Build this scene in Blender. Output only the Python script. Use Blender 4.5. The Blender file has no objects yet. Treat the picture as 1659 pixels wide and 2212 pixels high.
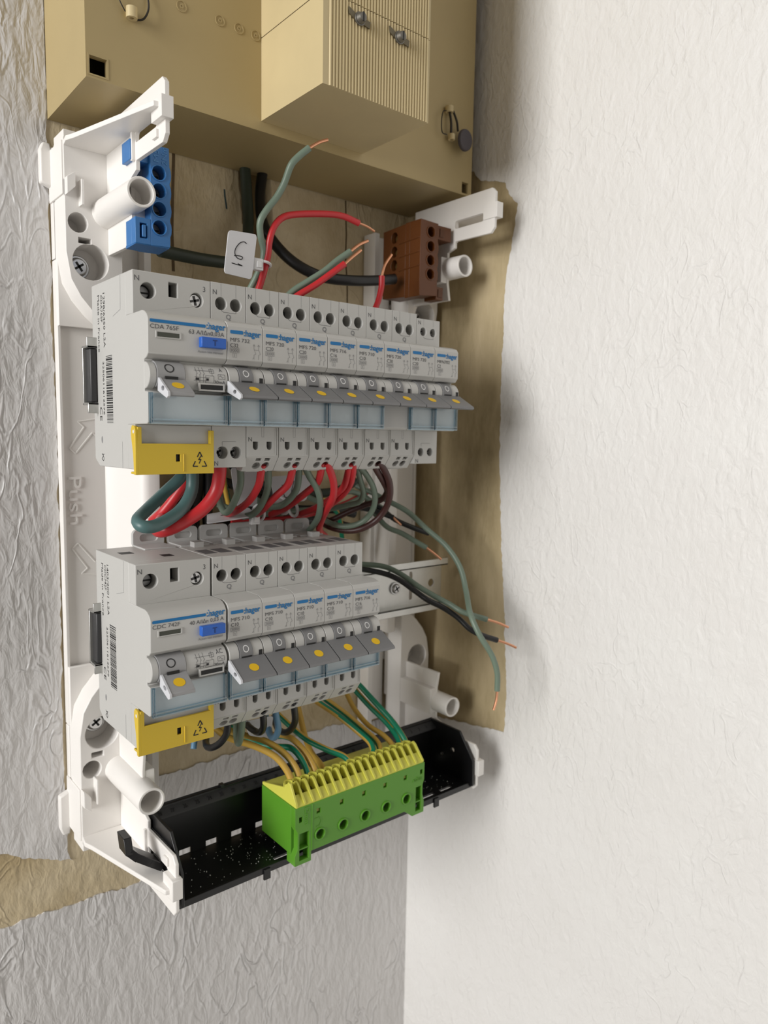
import bpy, bmesh, math, random
from mathutils import Matrix, Vector
random.seed(7)
S = 0.001            # everything below is written in millimetres
scene = bpy.context.scene
col = scene.collection

# ------------------------------------------------------------------ camera
cam_d = bpy.data.cameras.new('camera')
cam = bpy.data.objects.new('camera', cam_d); col.objects.link(cam)
cam_d.sensor_fit = 'HORIZONTAL'; cam_d.sensor_width = 36.0
cam_d.lens = 1576.83 / 1659.0 * 36.0
cam_d.dof.use_dof = True; cam_d.dof.focus_distance = 0.335; cam_d.dof.aperture_fstop = 17.0
cam_d.clip_start = 0.005; cam_d.clip_end = 50
yaw, pit, rol = 0.6918, -0.1067, 0.0180
Fv = Vector((math.sin(yaw)*math.cos(pit), math.cos(yaw)*math.cos(pit), math.sin(pit)))
Rv = Vector((math.cos(yaw), -math.sin(yaw), 0)); Uv = Rv.cross(Fv)
R2 = math.cos(rol)*Rv + math.sin(rol)*Uv; U2 = -math.sin(rol)*Rv + math.cos(rol)*Uv
M = Matrix((R2, U2, -Fv)).transposed().to_4x4()
M.translation = Vector((-116.84, -307.71, 37.85)) * S
cam.matrix_world = M
scene.camera = cam

# ------------------------------------------------------------------ world and light
world = bpy.data.worlds.new('room_light'); scene.world = world
world.use_nodes = True
bg = world.node_tree.nodes['Background']
bg.inputs[0].default_value = (1.0, 0.93, 0.84, 1); bg.inputs[1].default_value = 0.25

def area(name, loc, target, sx, sy, power, color):
    d = bpy.data.lights.new(name, 'AREA'); d.shape = 'RECTANGLE'
    d.size = sx; d.size_y = sy; d.energy = power; d.color = color
    o = bpy.data.objects.new(name, d); col.objects.link(o)
    o.location = loc
    o.rotation_euler = (Vector(target)-Vector(loc)).to_track_quat('-Z', 'Y').to_euler()
    return o
area('window_daylight', (-1.98, -0.36, 0.42), (0.1, 0.05, 0.0), 0.75, 1.1, 43, (1.0, 0.99, 0.97))
scene.view_settings.view_transform = 'Standard'
scene.view_settings.look = 'None'
scene.view_settings.gamma = 1.0
scene.view_settings.use_curve_mapping = False
scene.view_settings.exposure = 0.0

# ------------------------------------------------------------------ materials
MATS = {}
def mat(name, color, rough=0.45, metal=0.0, bump=0.0, bscale=400, vary=0.0, vscale=30, spec=0.5):
    if name in MATS: return MATS[name]
    m = bpy.data.materials.new(name); m.use_nodes = True
    nt = m.node_tree; b = nt.nodes['Principled BSDF']
    b.inputs['Base Color'].default_value = (*color, 1)
    b.inputs['Roughness'].default_value = rough
    b.inputs['Metallic'].default_value = metal
    b.inputs['Specular IOR Level'].default_value = spec
    tc = nt.nodes.new('ShaderNodeTexCoord')
    if vary:
        n = nt.nodes.new('ShaderNodeTexNoise'); n.inputs['Scale'].default_value = vscale
        n.inputs['Detail'].default_value = 4
        nt.links.new(tc.outputs['Object'], n.inputs['Vector'])
        mx = nt.nodes.new('ShaderNodeMix'); mx.data_type = 'RGBA'
        mx.inputs[6].default_value = (*[c*(1-vary) for c in color], 1)
        mx.inputs[7].default_value = (*[min(1, c*(1+vary)) for c in color], 1)
        nt.links.new(n.outputs['Fac'], mx.inputs[0]); nt.links.new(mx.outputs[2], b.inputs['Base Color'])
    if bump:
        n = nt.nodes.new('ShaderNodeTexNoise'); n.inputs['Scale'].default_value = bscale
        n.inputs['Detail'].default_value = 3
        nt.links.new(tc.outputs['Object'], n.inputs['Vector'])
        bp = nt.nodes.new('ShaderNodeBump'); bp.inputs['Strength'].default_value = bump
        bp.inputs['Distance'].default_value = 0.0005
        nt.links.new(n.outputs['Fac'], bp.inputs['Height']); nt.links.new(bp.outputs[0], b.inputs['Normal'])
    MATS[name] = m
    return m

def wall_material(name, c1, c2, c3, ridge, rough, stretch, vs=9.0, streak=False, spec=0.4, fine=0.25, rw=0.42):
    """painted or bare wall: colour blotches and embossed fibre ridges"""
    m = bpy.data.materials.new(name); m.use_nodes = True
    nt = m.node_tree; b = nt.nodes['Principled BSDF']; N = nt.nodes.new; L = nt.links.new
    b.inputs['Roughness'].default_value = rough; b.inputs['Specular IOR Level'].default_value = spec
    tc = N('ShaderNodeTexCoord')
    n1 = N('ShaderNodeTexNoise'); n1.inputs['Scale'].default_value = vs; n1.inputs['Detail'].default_value = 6; n1.inputs['Roughness'].default_value = 0.65
    mp0 = N('ShaderNodeMapping'); mp0.inputs['Scale'].default_value = (1, 1, 0.35 if streak else 1)
    L(tc.outputs['Object'], mp0.inputs[0]); L(mp0.outputs[0], n1.inputs['Vector'])
    cr = N('ShaderNodeValToRGB')
    cr.color_ramp.elements[0].position = 0.32; cr.color_ramp.elements[0].color = (*c1, 1)
    cr.color_ramp.elements[1].position = 0.68; cr.color_ramp.elements[1].color = (*c3, 1)
    e = cr.color_ramp.elements.new(0.5); e.color = (*c2, 1)
    L(n1.outputs['Fac'], cr.inputs[0]); L(cr.outputs[0], b.inputs['Base Color'])
    mp = N('ShaderNodeMapping'); mp.inputs['Scale'].default_value = (1, 1, stretch)
    L(tc.outputs['Object'], mp.inputs[0])
    def ridges(scale, w, dist, detail=1.5):
        n = N('ShaderNodeTexNoise'); n.inputs['Scale'].default_value = scale; n.inputs['Detail'].default_value = detail
        n.inputs['Distortion'].default_value = dist
        L(mp.outputs[0], n.inputs['Vector'])
        s = N('ShaderNodeMath'); s.operation = 'SUBTRACT'; s.inputs[1].default_value = 0.5; L(n.outputs['Fac'], s.inputs[0])
        a = N('ShaderNodeMath'); a.operation = 'ABSOLUTE'; L(s.outputs[0], a.inputs[0])
        r = N('ShaderNodeMapRange'); r.interpolation_type = 'SMOOTHSTEP'
        r.inputs['From Min'].default_value = 0; r.inputs['From Max'].default_value = w
        r.inputs['To Min'].default_value = 1; r.inputs['To Max'].default_value = 0
        L(a.outputs[0], r.inputs['Value'])
        return r.outputs[0]
    r1 = ridges(85, 0.06, 0.8)
    def noise(scale, detail, dist):
        n = N('ShaderNodeTexNoise'); n.inputs['Scale'].default_value = scale; n.inputs['Detail'].default_value = detail
        n.inputs['Distortion'].default_value = dist; L(mp.outputs[0], n.inputs['Vector']); return n.outputs['Fac']
    nm = noise(26, 1, 0)
    mr = N('ShaderNodeMapRange'); mr.inputs['From Min'].default_value = 0.46; mr.inputs['From Max'].default_value = 0.62; L(nm, mr.inputs['Value'])
    mu = N('ShaderNodeMath'); mu.operation = 'MULTIPLY'; L(r1, mu.inputs[0]); L(mr.outputs[0], mu.inputs[1])
    sc = N('ShaderNodeMath'); sc.operation = 'MULTIPLY'; L(mu.outputs[0], sc.inputs[0]); sc.inputs[1].default_value = rw
    m2 = N('ShaderNodeMath'); m2.operation = 'MULTIPLY_ADD'; L(noise(185, 3, 0.5), m2.inputs[0]); m2.inputs[1].default_value = 1.0; L(sc.outputs[0], m2.inputs[2])
    m3 = N('ShaderNodeMath'); m3.operation = 'MULTIPLY_ADD'; L(noise(330, 2, 0.3), m3.inputs[0]); m3.inputs[1].default_value = fine; L(m2.outputs[0], m3.inputs[2])
    bp = N('ShaderNodeBump'); bp.inputs['Strength'].default_value = 1.0; bp.inputs['Distance'].default_value = ridge
    L(m3.outputs[0], bp.inputs['Height']); L(bp.outputs[0], b.inputs['Normal'])
    MATS[name] = m
    return m

def clear_material(name, tint, gloss):
    m = bpy.data.materials.new(name); m.use_nodes = True
    nt = m.node_tree; nt.nodes.clear(); N = nt.nodes.new; L = nt.links.new
    o = N('ShaderNodeOutputMaterial'); t = N('ShaderNodeBsdfTransparent'); g = N('ShaderNodeBsdfGlossy')
    t.inputs[0].default_value = (*tint, 1); g.inputs['Roughness'].default_value = 0.12
    mx = N('ShaderNodeMixShader'); mx.inputs[0].default_value = gloss
    L(t.outputs[0], mx.inputs[1]); L(g.outputs[0], mx.inputs[2]); L(mx.outputs[0], o.inputs[0])
    MATS[name] = m
    return m

GREY = mat('device_grey_plastic', (0.515, 0.51, 0.49), 0.42, bump=0.05, bscale=1500)
GREYD = mat('device_panel_grey', (0.47, 0.465, 0.45), 0.45)
WHITE = mat('chassis_white_plastic', (0.86, 0.835, 0.805), 0.38, bump=0.04, bscale=900)
CLIPG = mat('clip_grey_plastic', (0.50, 0.50, 0.49), 0.45)
LEVER = mat('lever_grey_plastic', (0.20, 0.20, 0.205), 0.5)
LEVERL = mat('lever_light_grey', (0.33, 0.33, 0.335), 0.5)
PALE = mat('pale_grey_plastic', (0.62, 0.63, 0.66), 0.45)
DOT = mat('yellow_dot', (0.80, 0.50, 0.01), 0.5)
YELLOW = mat('yellow_cover_plastic', (0.68, 0.475, 0.03), 0.4, bump=0.05, bscale=1200)
DARK = mat('dark_recess', (0.012, 0.012, 0.012), 0.6)
PRINT = mat('grey_print', (0.10, 0.10, 0.105), 0.6)
PRINTL = mat('light_grey_print', (0.24, 0.24, 0.245), 0.6)
BLACKP = mat('black_print', (0.012, 0.012, 0.013), 0.5)
WHITEP = mat('white_print', (0.75, 0.75, 0.75), 0.5)
BRAND = mat('blue_print', (0.0, 0.16, 0.42), 0.45)
BUTTON = mat('blue_button_plastic', (0.02, 0.12, 0.52), 0.35)
NAVY = mat('navy_print', (0.01, 0.04, 0.18), 0.5)
LCD = mat('dark_window', (0.05, 0.055, 0.04), 0.25)
BLUE = mat('blue_terminal_plastic', (0.035, 0.17, 0.44), 0.38)
BROWN = mat('brown_terminal_plastic', (0.115, 0.034, 0.006), 0.42)
GREEN = mat('green_terminal_plastic', (0.10, 0.30, 0.022), 0.42)
LIME = mat('yellow_terminal_insert', (0.66, 0.64, 0.10), 0.45)
BLACK = mat('black_plastic', (0.008, 0.008, 0.009), 0.33)
BLACKL = mat('black_plastic_lip', (0.02, 0.02, 0.022), 0.5)
STEEL = mat('zinc_steel', (0.62, 0.62, 0.60), 0.38, 1.0, bump=0.1, bscale=300, vary=0.12, vscale=140)
SCREW = mat('screw_steel', (0.55, 0.55, 0.55), 0.28, 1.0)
BRASS = mat('brass', (0.55, 0.40, 0.16), 0.35, 1.0)
COPPER = mat('bare_copper', (0.80, 0.40, 0.24), 0.36, 1.0)
BEIGE = mat('aged_beige_plastic', (0.43, 0.335, 0.165), 0.5, vary=0.13, vscale=14, bump=0.04, bscale=800)
BEIGE2 = mat('aged_cream_plastic', (0.60, 0.49, 0.275), 0.45, vary=0.14, vscale=22)
LEAD = mat('lead_seal', (0.085, 0.075, 0.085), 0.6, bump=0.2, bscale=500)
RUST = mat('dark_seal_wire', (0.02, 0.016, 0.012), 0.6)
TAG = mat('white_tag', (0.66, 0.66, 0.68), 0.5)
NYLON = mat('white_nylon', (0.72, 0.72, 0.72), 0.4)
WRED = mat('red_insulation', (0.50, 0.022, 0.028), 0.36, vary=0.12, vscale=60)
WGRN = mat('grey_green_insulation', (0.16, 0.215, 0.165), 0.4, vary=0.12, vscale=60)
WTEAL = mat('teal_insulation', (0.075, 0.15, 0.15), 0.4, vary=0.1, vscale=60)
WDKG = mat('dark_green_insulation', (0.022, 0.032, 0.02), 0.5)
WBLK = mat('black_insulation', (0.010, 0.010, 0.011), 0.35)
WBRN = mat('dark_brown_insulation', (0.055, 0.018, 0.016), 0.4)
WBLU = mat('light_blue_insulation', (0.10, 0.22, 0.34), 0.4)
WYEL = mat('earth_yellow_insulation', (0.56, 0.35, 0.06), 0.4)
WEGR = mat('earth_green_insulation', (0.0, 0.20, 0.105), 0.4)
CLEAR = clear_material('clear_label_window', (0.95, 0.975, 0.985), 0.06)
CLEARE = clear_material('clear_window_edge', (0.66, 0.80, 0.87), 0.22)
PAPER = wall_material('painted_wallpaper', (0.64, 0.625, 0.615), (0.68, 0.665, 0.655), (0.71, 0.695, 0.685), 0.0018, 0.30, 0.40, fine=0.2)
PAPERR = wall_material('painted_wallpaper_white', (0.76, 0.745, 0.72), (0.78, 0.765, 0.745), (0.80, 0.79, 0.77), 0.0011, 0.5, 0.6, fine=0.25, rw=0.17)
PLASTER = wall_material('bare_plaster', (0.46, 0.36, 0.205), (0.62, 0.515, 0.335), (0.72, 0.615, 0.43), 0.0009, 0.5, 0.5, 16, fine=0.5)
PLASTERR = wall_material('bare_plaster_streaked', (0.34, 0.265, 0.145), (0.52, 0.42, 0.25), (0.63, 0.515, 0.325), 0.0004, 0.6, 0.3, 30, True, fine=0.5)

# ------------------------------------------------------------------ helpers
FR = {'XZ': lambda a, b, d: (a, d, b), 'YZ': lambda a, b, d: (d, a, b), 'XY': lambda a, b, d: (a, b, d)}
def circle(cx, cy, r, n=20, a0=0.0, ry=None):
    ry = r if ry is None else ry
    return [(cx+r*math.cos(a0+2*math.pi*i/n), cy+ry*math.sin(a0+2*math.pi*i/n)) for i in range(n)]
def rect(x0, x1, y0, y1): return [(x0, y0), (x1, y0), (x1, y1), (x0, y1)]
def rrect(x0, x1, y0, y1, r, n=5):
    out = []
    for cx, cy, a in ((x1-r, y0+r, -90), (x1-r, y1-r, 0), (x0+r, y1-r, 90), (x0+r, y0+r, 180)):
        for i in range(n+1):
            t = math.radians(a+90*i/n); out.append((cx+r*math.cos(t), cy+r*math.sin(t)))
    return out
def dshape(cx, cz, w, h, n=6):   # flat top, round bottom
    r = w/2; zt = cz+h/2; zb = cz-h/2+r
    return [(cx-r, zt), (cx-r, zb)]+[(cx+r*math.cos(math.pi+math.pi*i/n), zb+r*math.sin(math.pi+math.pi*i/n)) for i in range(1, n)]+[(cx+r, zb), (cx+r, zt)]

class MB:
    def __init__(s, mirror=None): s.v = []; s.f = []; s.m = []; s.mirror = mirror
    def add(s, vs, fs, mi=0):
        o = len(s.v); s.v += [tuple(p) for p in vs]; s.f += [[i+o for i in f] for f in fs]; s.m += [mi]*len(fs); return s
    def box(s, x0, x1, y0, y1, z0, z1, mi=0):
        v = [(x0,y0,z0),(x1,y0,z0),(x1,y1,z0),(x0,y1,z0),(x0,y0,z1),(x1,y0,z1),(x1,y1,z1),(x0,y1,z1)]
        return s.add(v, [[0,3,2,1],[4,5,6,7],[0,1,5,4],[1,2,6,5],[2,3,7,6],[3,0,4,7]], mi)
    def prism(s, poly, fr, d0, d1, mi=0):
        F = FR[fr] if isinstance(fr, str) else fr; n = len(poly)
        v = [F(a, b, d0) for a, b in poly]+[F(a, b, d1) for a, b in poly]
        return s.add(v, [list(range(n))[::-1], list(range(n, 2*n))]+[[i, (i+1) % n, n+(i+1) % n, n+i] for i in range(n)], mi)
    def plate(s, outer, holes, fr, d0, d1, mi=0):
        F = FR[fr] if isinstance(fr, str) else fr
        bm = bmesh.new(); loops = []
        for lp in [outer]+holes:
            lp = [p for i, p in enumerate(lp) if math.hypot(p[0]-lp[i-1][0], p[1]-lp[i-1][1]) > 1e-4]
            vs = [bm.verts.new((a, b, 0)) for a, b in lp]; loops.append(vs)
            for i in range(len(vs)): bm.edges.new((vs[i], vs[(i+1) % len(vs)]))
        bmesh.ops.triangle_fill(bm, use_beauty=True, use_dissolve=False, edges=bm.edges[:])
        bm.verts.index_update()
        pts = [(v.co.x, v.co.y) for v in bm.verts]; tri = [[v.index for v in f.verts] for f in bm.faces]
        n = len(pts); V = [F(a, b, d0) for a, b in pts]+[F(a, b, d1) for a, b in pts]
        fs = tri+[[i+n for i in t][::-1] for t in tri]
        for lp in loops:
            ix = [v.index for v in lp]; k = len(ix)
            fs += [[ix[i], ix[(i+1) % k], n+ix[(i+1) % k], n+ix[i]] for i in range(k)]
        bm.free()
        return s.add(V, fs, mi)
    def cyl(s, c, axis, r, h, n=20, r1=None, mi=0, cap=True):
        r1 = r if r1 is None else r1; ax = Vector(axis).normalized()
        u = ax.orthogonal().normalized(); w = ax.cross(u); c = Vector(c)
        A = [c+u*r*math.cos(2*math.pi*i/n)+w*r*math.sin(2*math.pi*i/n) for i in range(n)]
        B = [c+ax*h+u*r1*math.cos(2*math.pi*i/n)+w*r1*math.sin(2*math.pi*i/n) for i in range(n)]
        fs = [[i, (i+1) % n, n+(i+1) % n, n+i] for i in range(n)]
        if cap: fs += [list(range(n))[::-1], list(range(n, 2*n))]
        return s.add(A+B, fs, mi)
    def pipe(s, c, axis, ro, ri, h, n=28, ro1=None, mi=0):
        ro1 = ro if ro1 is None else ro1
        ax = Vector(axis).normalized(); u = ax.orthogonal().normalized(); w = ax.cross(u); c = Vector(c)
        ring = lambda r, d: [c+ax*d+u*r*math.cos(2*math.pi*i/n)+w*r*math.sin(2*math.pi*i/n) for i in range(n)]
        V = ring(ro, 0)+ring(ro1, h)+ring(ri*ro1/ro, h)+ring(ri, 0); fs = []
        for k in range(4):
            a, b = k*n, ((k+1) % 4)*n
            fs += [[a+i, a+(i+1) % n, b+(i+1) % n, b+i] for i in range(n)]
        return s.add(V, fs, mi)
    def tube(s, pts, r, n=10, sub=6, split=None, twist=0.0, r1=None):
        P = [Vector(p) for p in pts]; Q = []
        if len(P) > 2 and sub > 1:
            E = [2*P[0]-P[1]]+P+[2*P[-1]-P[-2]]
            for i in range(1, len(E)-2):
                for k in range(sub):
                    t = k/sub; a, b, c, d = E[i-1], E[i], E[i+1], E[i+2]
                    Q.append(0.5*((2*b)+(c-a)*t+(2*a-5*b+4*c-d)*t*t+(3*b-a-3*c+d)*t**3))
            Q.append(P[-1])
        else: Q = P
        T = [(Q[min(i+1, len(Q)-1)]-Q[max(i-1, 0)]).normalized() for i in range(len(Q))]
        u = Vector((-0.6, -0.8, 0.2)); u = (u-T[0]*u.dot(T[0])).normalized(); V = []; fs = []; ms = []
        for i, q in enumerate(Q):
            u = (u-T[i]*u.dot(T[i])).normalized(); w = T[i].cross(u)
            rr = r if r1 is None else r+(r1-r)*i/(len(Q)-1)
            V += [q+u*rr*math.cos(2*math.pi*k/n+0.0)+w*rr*math.sin(2*math.pi*k/n) for k in range(n)]
        for i in range(len(Q)-1):
            for k in range(n):
                fs.append([i*n+k, i*n+(k+1) % n, (i+1)*n+(k+1) % n, (i+1)*n+k])
                if split is None: ms.append(0)
                else:
                    a = ((k+0.5)/n+twist+split*i/len(Q)) % 1.0
                    ms.append(0 if a < 0.58 else 1)
        fs += [list(range(n))[::-1], [(len(Q)-1)*n+k for k in range(n)]]; ms += [0, 0]
        o = len(s.v); s.v += [tuple(p) for p in V]; s.f += [[j+o for j in f] for f in fs]; s.m += ms
        return s
    def mesh(s, name, mats):
        me = bpy.data.meshes.new(name)
        v = s.v if s.mirror is None else [(s.mirror-p[0], p[1], p[2]) for p in s.v]
        me.from_pydata([(p[0]*S, p[1]*S, p[2]*S) for p in v], [], s.f)
        for m in (mats if isinstance(mats, (list, tuple)) else [mats]): me.materials.append(m)
        me.polygons.foreach_set('material_index', s.m)
        bm = bmesh.new(); bm.from_mesh(me); bmesh.ops.recalc_face_normals(bm, faces=bm.faces[:]); bm.to_mesh(me); bm.free()
        me.shade_smooth(); me.set_sharp_from_angle(angle=math.radians(35))
        me.update()
        return me
    def build(s, name, mats, parent=None, bevel=0.0, seg=2, loc=None):
        o = bpy.data.objects.new(name, s.mesh(name, mats)); col.objects.link(o)
        if parent: o.parent = parent
        if loc: o.location = Vector(loc)*S
        if bevel:
            b = o.modifiers.new('soft_edges', 'BEVEL'); b.width = bevel*S; b.segments = seg
            b.limit_method = 'ANGLE'; b.angle_limit = math.radians(40)
        return o

def tag(o, label=None, cat=None, group=None, kind=None):
    if label: o['label'] = label
    if cat: o['category'] = cat
    if group: o['group'] = group
    if kind: o['kind'] = kind
    return o
def thing(name, label, cat, loc=(0, 0, 0), group=None):
    o = bpy.data.objects.new(name, None); col.objects.link(o)
    o.empty_display_size = 0.01; o.location = Vector(loc)*S
    return tag(o, label, cat, group)

FC = {}
def glyphs(body, size, bold=0.0):
    k = (body, round(size, 3), bold)
    if k not in FC:
        c = bpy.data.curves.new('lettering', 'FONT'); c.body = body; c.size = size; c.offset = bold
        c.resolution_u = 3
        o = bpy.data.objects.new('lettering', c); col.objects.link(o)
        bpy.context.view_layer.update()
        me = bpy.data.meshes.new_from_object(o.evaluated_get(bpy.context.evaluated_depsgraph_get()))
        FC[k] = ([tuple(v.co) for v in me.vertices], [list(p.vertices) for p in me.polygons])
        bpy.data.objects.remove(o); bpy.data.meshes.remove(me); bpy.data.curves.remove(c)
    return FC[k]
def text(mb, body, size, frame, width=None, bold=0.0, depth=0.0):
    """frame(a, b, d): text x, text y and height above the surface, in mm; width squeezes to a given length"""
    V, Fc = glyphs(body, size, bold)
    if not V: return
    x0 = min(v[0] for v in V); x1 = max(v[0] for v in V)
    k = 1.0 if width is None else width/(x1-x0)
    if depth == 0: mb.add([frame((v[0]-x0)*k, v[1], 0) for v in V], Fc)
    else:
        n = len(V); ed = {}
        for f in Fc:
            for i in range(len(f)):
                e = (f[i], f[(i+1) % len(f)]); ed[e] = 1
        side = [[a, b, n+b, n+a] for (a, b) in ed if (b, a) not in ed]
        mb.add([frame((v[0]-x0)*k, v[1], 0) for v in V]+[frame((v[0]-x0)*k, v[1], depth) for v in V],
               [f[::-1] for f in Fc]+[[i+n for i in f] for f in Fc]+side)
def front(x, z, y):        # lettering on a surface that faces the room
    return lambda a, b, d: (x+a, y-d, z+b)
def ribbon(mb, pts, w, fr, d):
    """thin printed line through 2D points"""
    F = FR[fr]
    for (a, b), (c, e) in zip(pts[:-1], pts[1:]):
        L = math.hypot(c-a, e-b) or 1; nx, ny = -(e-b)/L*w/2, (c-a)/L*w/2
        mb.add([F(a+nx, b+ny, d), F(a-nx, b-ny, d), F(c-nx, e-ny, d), F(c+nx, e+ny, d)], [[0, 1, 2, 3]])

# ================================================================== SETTING
YW, XR = 101.0, 252.5
def ragged(a, b, step=1.6, amp=0.9):
    L = math.hypot(b[0]-a[0], b[1]-a[1]); n = max(1, int(L/step)); out = []; w = 0.0
    for i in range(n):
        t = i/n; w = 0.75*w+random.uniform(-amp, amp)*0.6
        k = min(1, 6*t, 6*(1-t)); nx, ny = -(b[1]-a[1])/L, (b[0]-a[0])/L
        out.append((a[0]+(b[0]-a[0])*t+nx*w*k, a[1]+(b[1]-a[1])*t+ny*w*k))
    return out
def ragpath(pts, **k):
    out = []
    for a, b in zip(pts[:-1], pts[1:]): out += ragged(a, b, **k)
    return out+[pts[-1]]

chase = ragpath([(104, 205), (105, 180), (106, 163), (112, 155), (122, 158), (128, 166), (127, 180), (126, 205), (104, 205)], step=2, amp=0.8)[:-1]
w = MB(); w.plate([(-900, -700), (XR, -700), (XR, 700), (-900, 700)], [chase], 'XZ', YW, YW+30)
w.box(-900, XR+30, YW+30, YW+50, -700, 700)
wall_back = tag(w.build('wall_back', PLASTER), kind='structure')
w = MB(); w.box(XR, XR+20, -1100, YW+50, -700, 700)
wall_right = tag(w.build('wall_right', PLASTERR), kind='structure')

p = [(-900, 700), (-4, 700), (-4, 215)]
p += ragpath([(-4, 215), (-4.2, 180), (-4.4, 137), (-3.6, 44), (-4.2, -30), (-5.2, -133), (-4.6, -196), (-2, -204)], step=1.8, amp=0.7)
p += ragpath([(-2, -204), (-18, -197), (-38, -187), (-90, -187)], step=1.6, amp=1.3)+[(-900, -187)]
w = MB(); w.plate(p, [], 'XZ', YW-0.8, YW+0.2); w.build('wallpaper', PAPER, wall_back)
p = [(-900, -700), (XR, -700), (XR, -177)]
p += ragpath([(XR, -177), (212, -176), (190, -171), (147, -170), (110, -169), (91, -168), (70, -170), (50, -169.5), (42, -174), (42, -228), (36, -232.4), (-4, -230.4), (-40, -228.6), (-90, -229)], step=1.5, amp=1.2)
p += [(-900, -229)]
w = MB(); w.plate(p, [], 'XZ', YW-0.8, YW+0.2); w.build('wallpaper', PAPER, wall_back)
p = [(YW, 700), (-1100, 700), (-1100, -700), (YW, -700), (YW, -176)]
p += ragpath([(YW, -176), (83.7, -174), (44.7, -167.7), (5.7, -162), (4.5, -135), (9.8, -72), (15, -20), (18, 20), (19, 80), (17.7, 140), (12.5, 168), (10, 184), (18, 192), (22, 200), (43, 206), (50, 214), (YW, 216)], step=1.4, amp=0.75)
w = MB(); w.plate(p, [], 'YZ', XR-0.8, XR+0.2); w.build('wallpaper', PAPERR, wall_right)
# seams in the plaster and a pencil stroke
for nm, pts, wd, mt in (('plaster_seam', [(183.5, 192), (184.5, 170), (184, 155), (185.7, 139), (186, 120)], 1.1, mat('seam_brown', (0.11, 0.07, 0.03), 0.8)),
                        ('plaster_seam', [(63.3, 193), (62.4, 172), (61.7, 150), (62.3, 128)], 1.8, MATS['seam_brown']),
                        ('pen_mark', [(94.6, 180), (94.9, 176), (95.6, 172), (96, 169)], 1.0, mat('pen_blue_green', (0.03, 0.07, 0.08), 0.7))):
    w = MB(); w.prism([(x-wd/2, z) for x, z in pts]+[(x+wd/2, z) for x, z in pts[::-1]], 'XZ', YW-0.12, YW+0.05)
    w.build(nm, mt, wall_back)

# ================================================================== OLD METER BOARD (above)
def moved(root, *objs):
    return None
B0, B1, BZ, BF = -3.7, 240.0, 192.2, 40.0
board = thing('meter_board', 'old beige plastic meter board fixed to the wall above the open unit', 'meter board')
w = MB()
w.plate(rect(B0, B1, BZ, 640), [rect(-2.2, 5.5, 194, 201.6), rect(231.4, 237.4, 193.4, 200.2)], 'XZ', BF, BF+3)
w.box(B0, B0+2.2, BF+3, YW-1, BZ, 640); w.box(B1-2.2, B1, BF+3, YW-1, BZ, 640)
w.box(B0+2.2, B1-2.2, BF+3, YW-1, BZ, BZ+2.2); w.box(B0+2.2, B1-2.2, BF+3, YW-1, 638, 640)
w.build('body', BEIGE, board)
w = MB(); w.plate(rect(-3.0, 6.2, 193.3, 202.3), [rect(-2.2, 5.5, 194, 201.6)], 'XZ', BF-0.25, BF+0.1)
w.build('knockout_rim', BEIGE, board)
w = MB(); w.box(-2.6, 6, BF+26, BF+27, 193.9, 203); w.build('knockout_back', DARK, board)
for x, z in ((41.2, 237.1), (61.1, 237.7), (71.5, 237.6), (80.9, 237.5)):
    w = MB(); w.pipe((x, BF-0.35, z), (0, 1, 0), 2.6, 2.2, 0.6, 24); w.pipe((x, BF-0.3, z), (0, 1, 0), 1.0, 0.5, 0.5, 12)
    w.build('moulded_ring', BEIGE, board)
def peg(x, z, r, ln, name='seal_peg'):
    w = MB(); w.pipe((x, BF-ln, z), (0, 1, 0), r, r*0.45, ln, 18); return w.build(name, BEIGE2, board)
w = MB(); w.pipe((16.3, 37.6, 222.0), (0, 0, 1), 2.5, 1.1, 4.6, 20); w.box(14.6, 18, 37, 40, 223, 226); w.build('seal_peg', BEIGE2, board)
w = MB(); w.tube([(13.8, 38.6, 224.5), (11, 37.8, 228), (9.4, 38.4, 234), (9.2, 39.6, 240)], 0.28, 6); w.build('seal_wire', RUST, board)
w = MB(); w.tube([(18.8, 38.6, 222.6), (22, 37.8, 224), (24.2, 37.6, 229), (24.3, 39, 236), (23.8, 39.6, 241)], 0.45, 6); w.build('seal_wire', RUST, board)
w = MB(); w.pipe((216.2, 37.6, 237.4), (0, 0, 1), 2.6, 1.2, 3.6, 18); w.build('seal_peg', BEIGE2, board)
w = MB(); w.pipe((217.7, 36.6, 221.2), (0, 0, 1), 2.2, 1.1, 3.4, 18); w.build('seal_peg', BEIGE2, board)
w = MB(); w.tube([(214.4, 38, 238.2), (210, 36.6, 236), (208.6, 36.4, 230), (210, 37, 224), (214, 37, 223.6)], 0.35, 6); w.build('seal_wire', RUST, board)
w = MB(); w.tube([(216.4, 37.4, 237.6), (216.9, 36.4, 231), (217.3, 36.8, 224)], 0.75, 7); w.build('seal_wire', RUST, board)
w = MB(); w.tube([(219.4, 37.4, 239), (221.6, 36.2, 233), (222.6, 36, 227.5)], 0.7, 7); w.build('seal_wire', RUST, board)
w = MB(); w.cyl((226.6, 34.6, 222.6), (0.12, -1, -0.1), 6.6, 2.2, 26, 6.1); w.build('lead_seal', LEAD, board, bevel=0.5)

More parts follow.
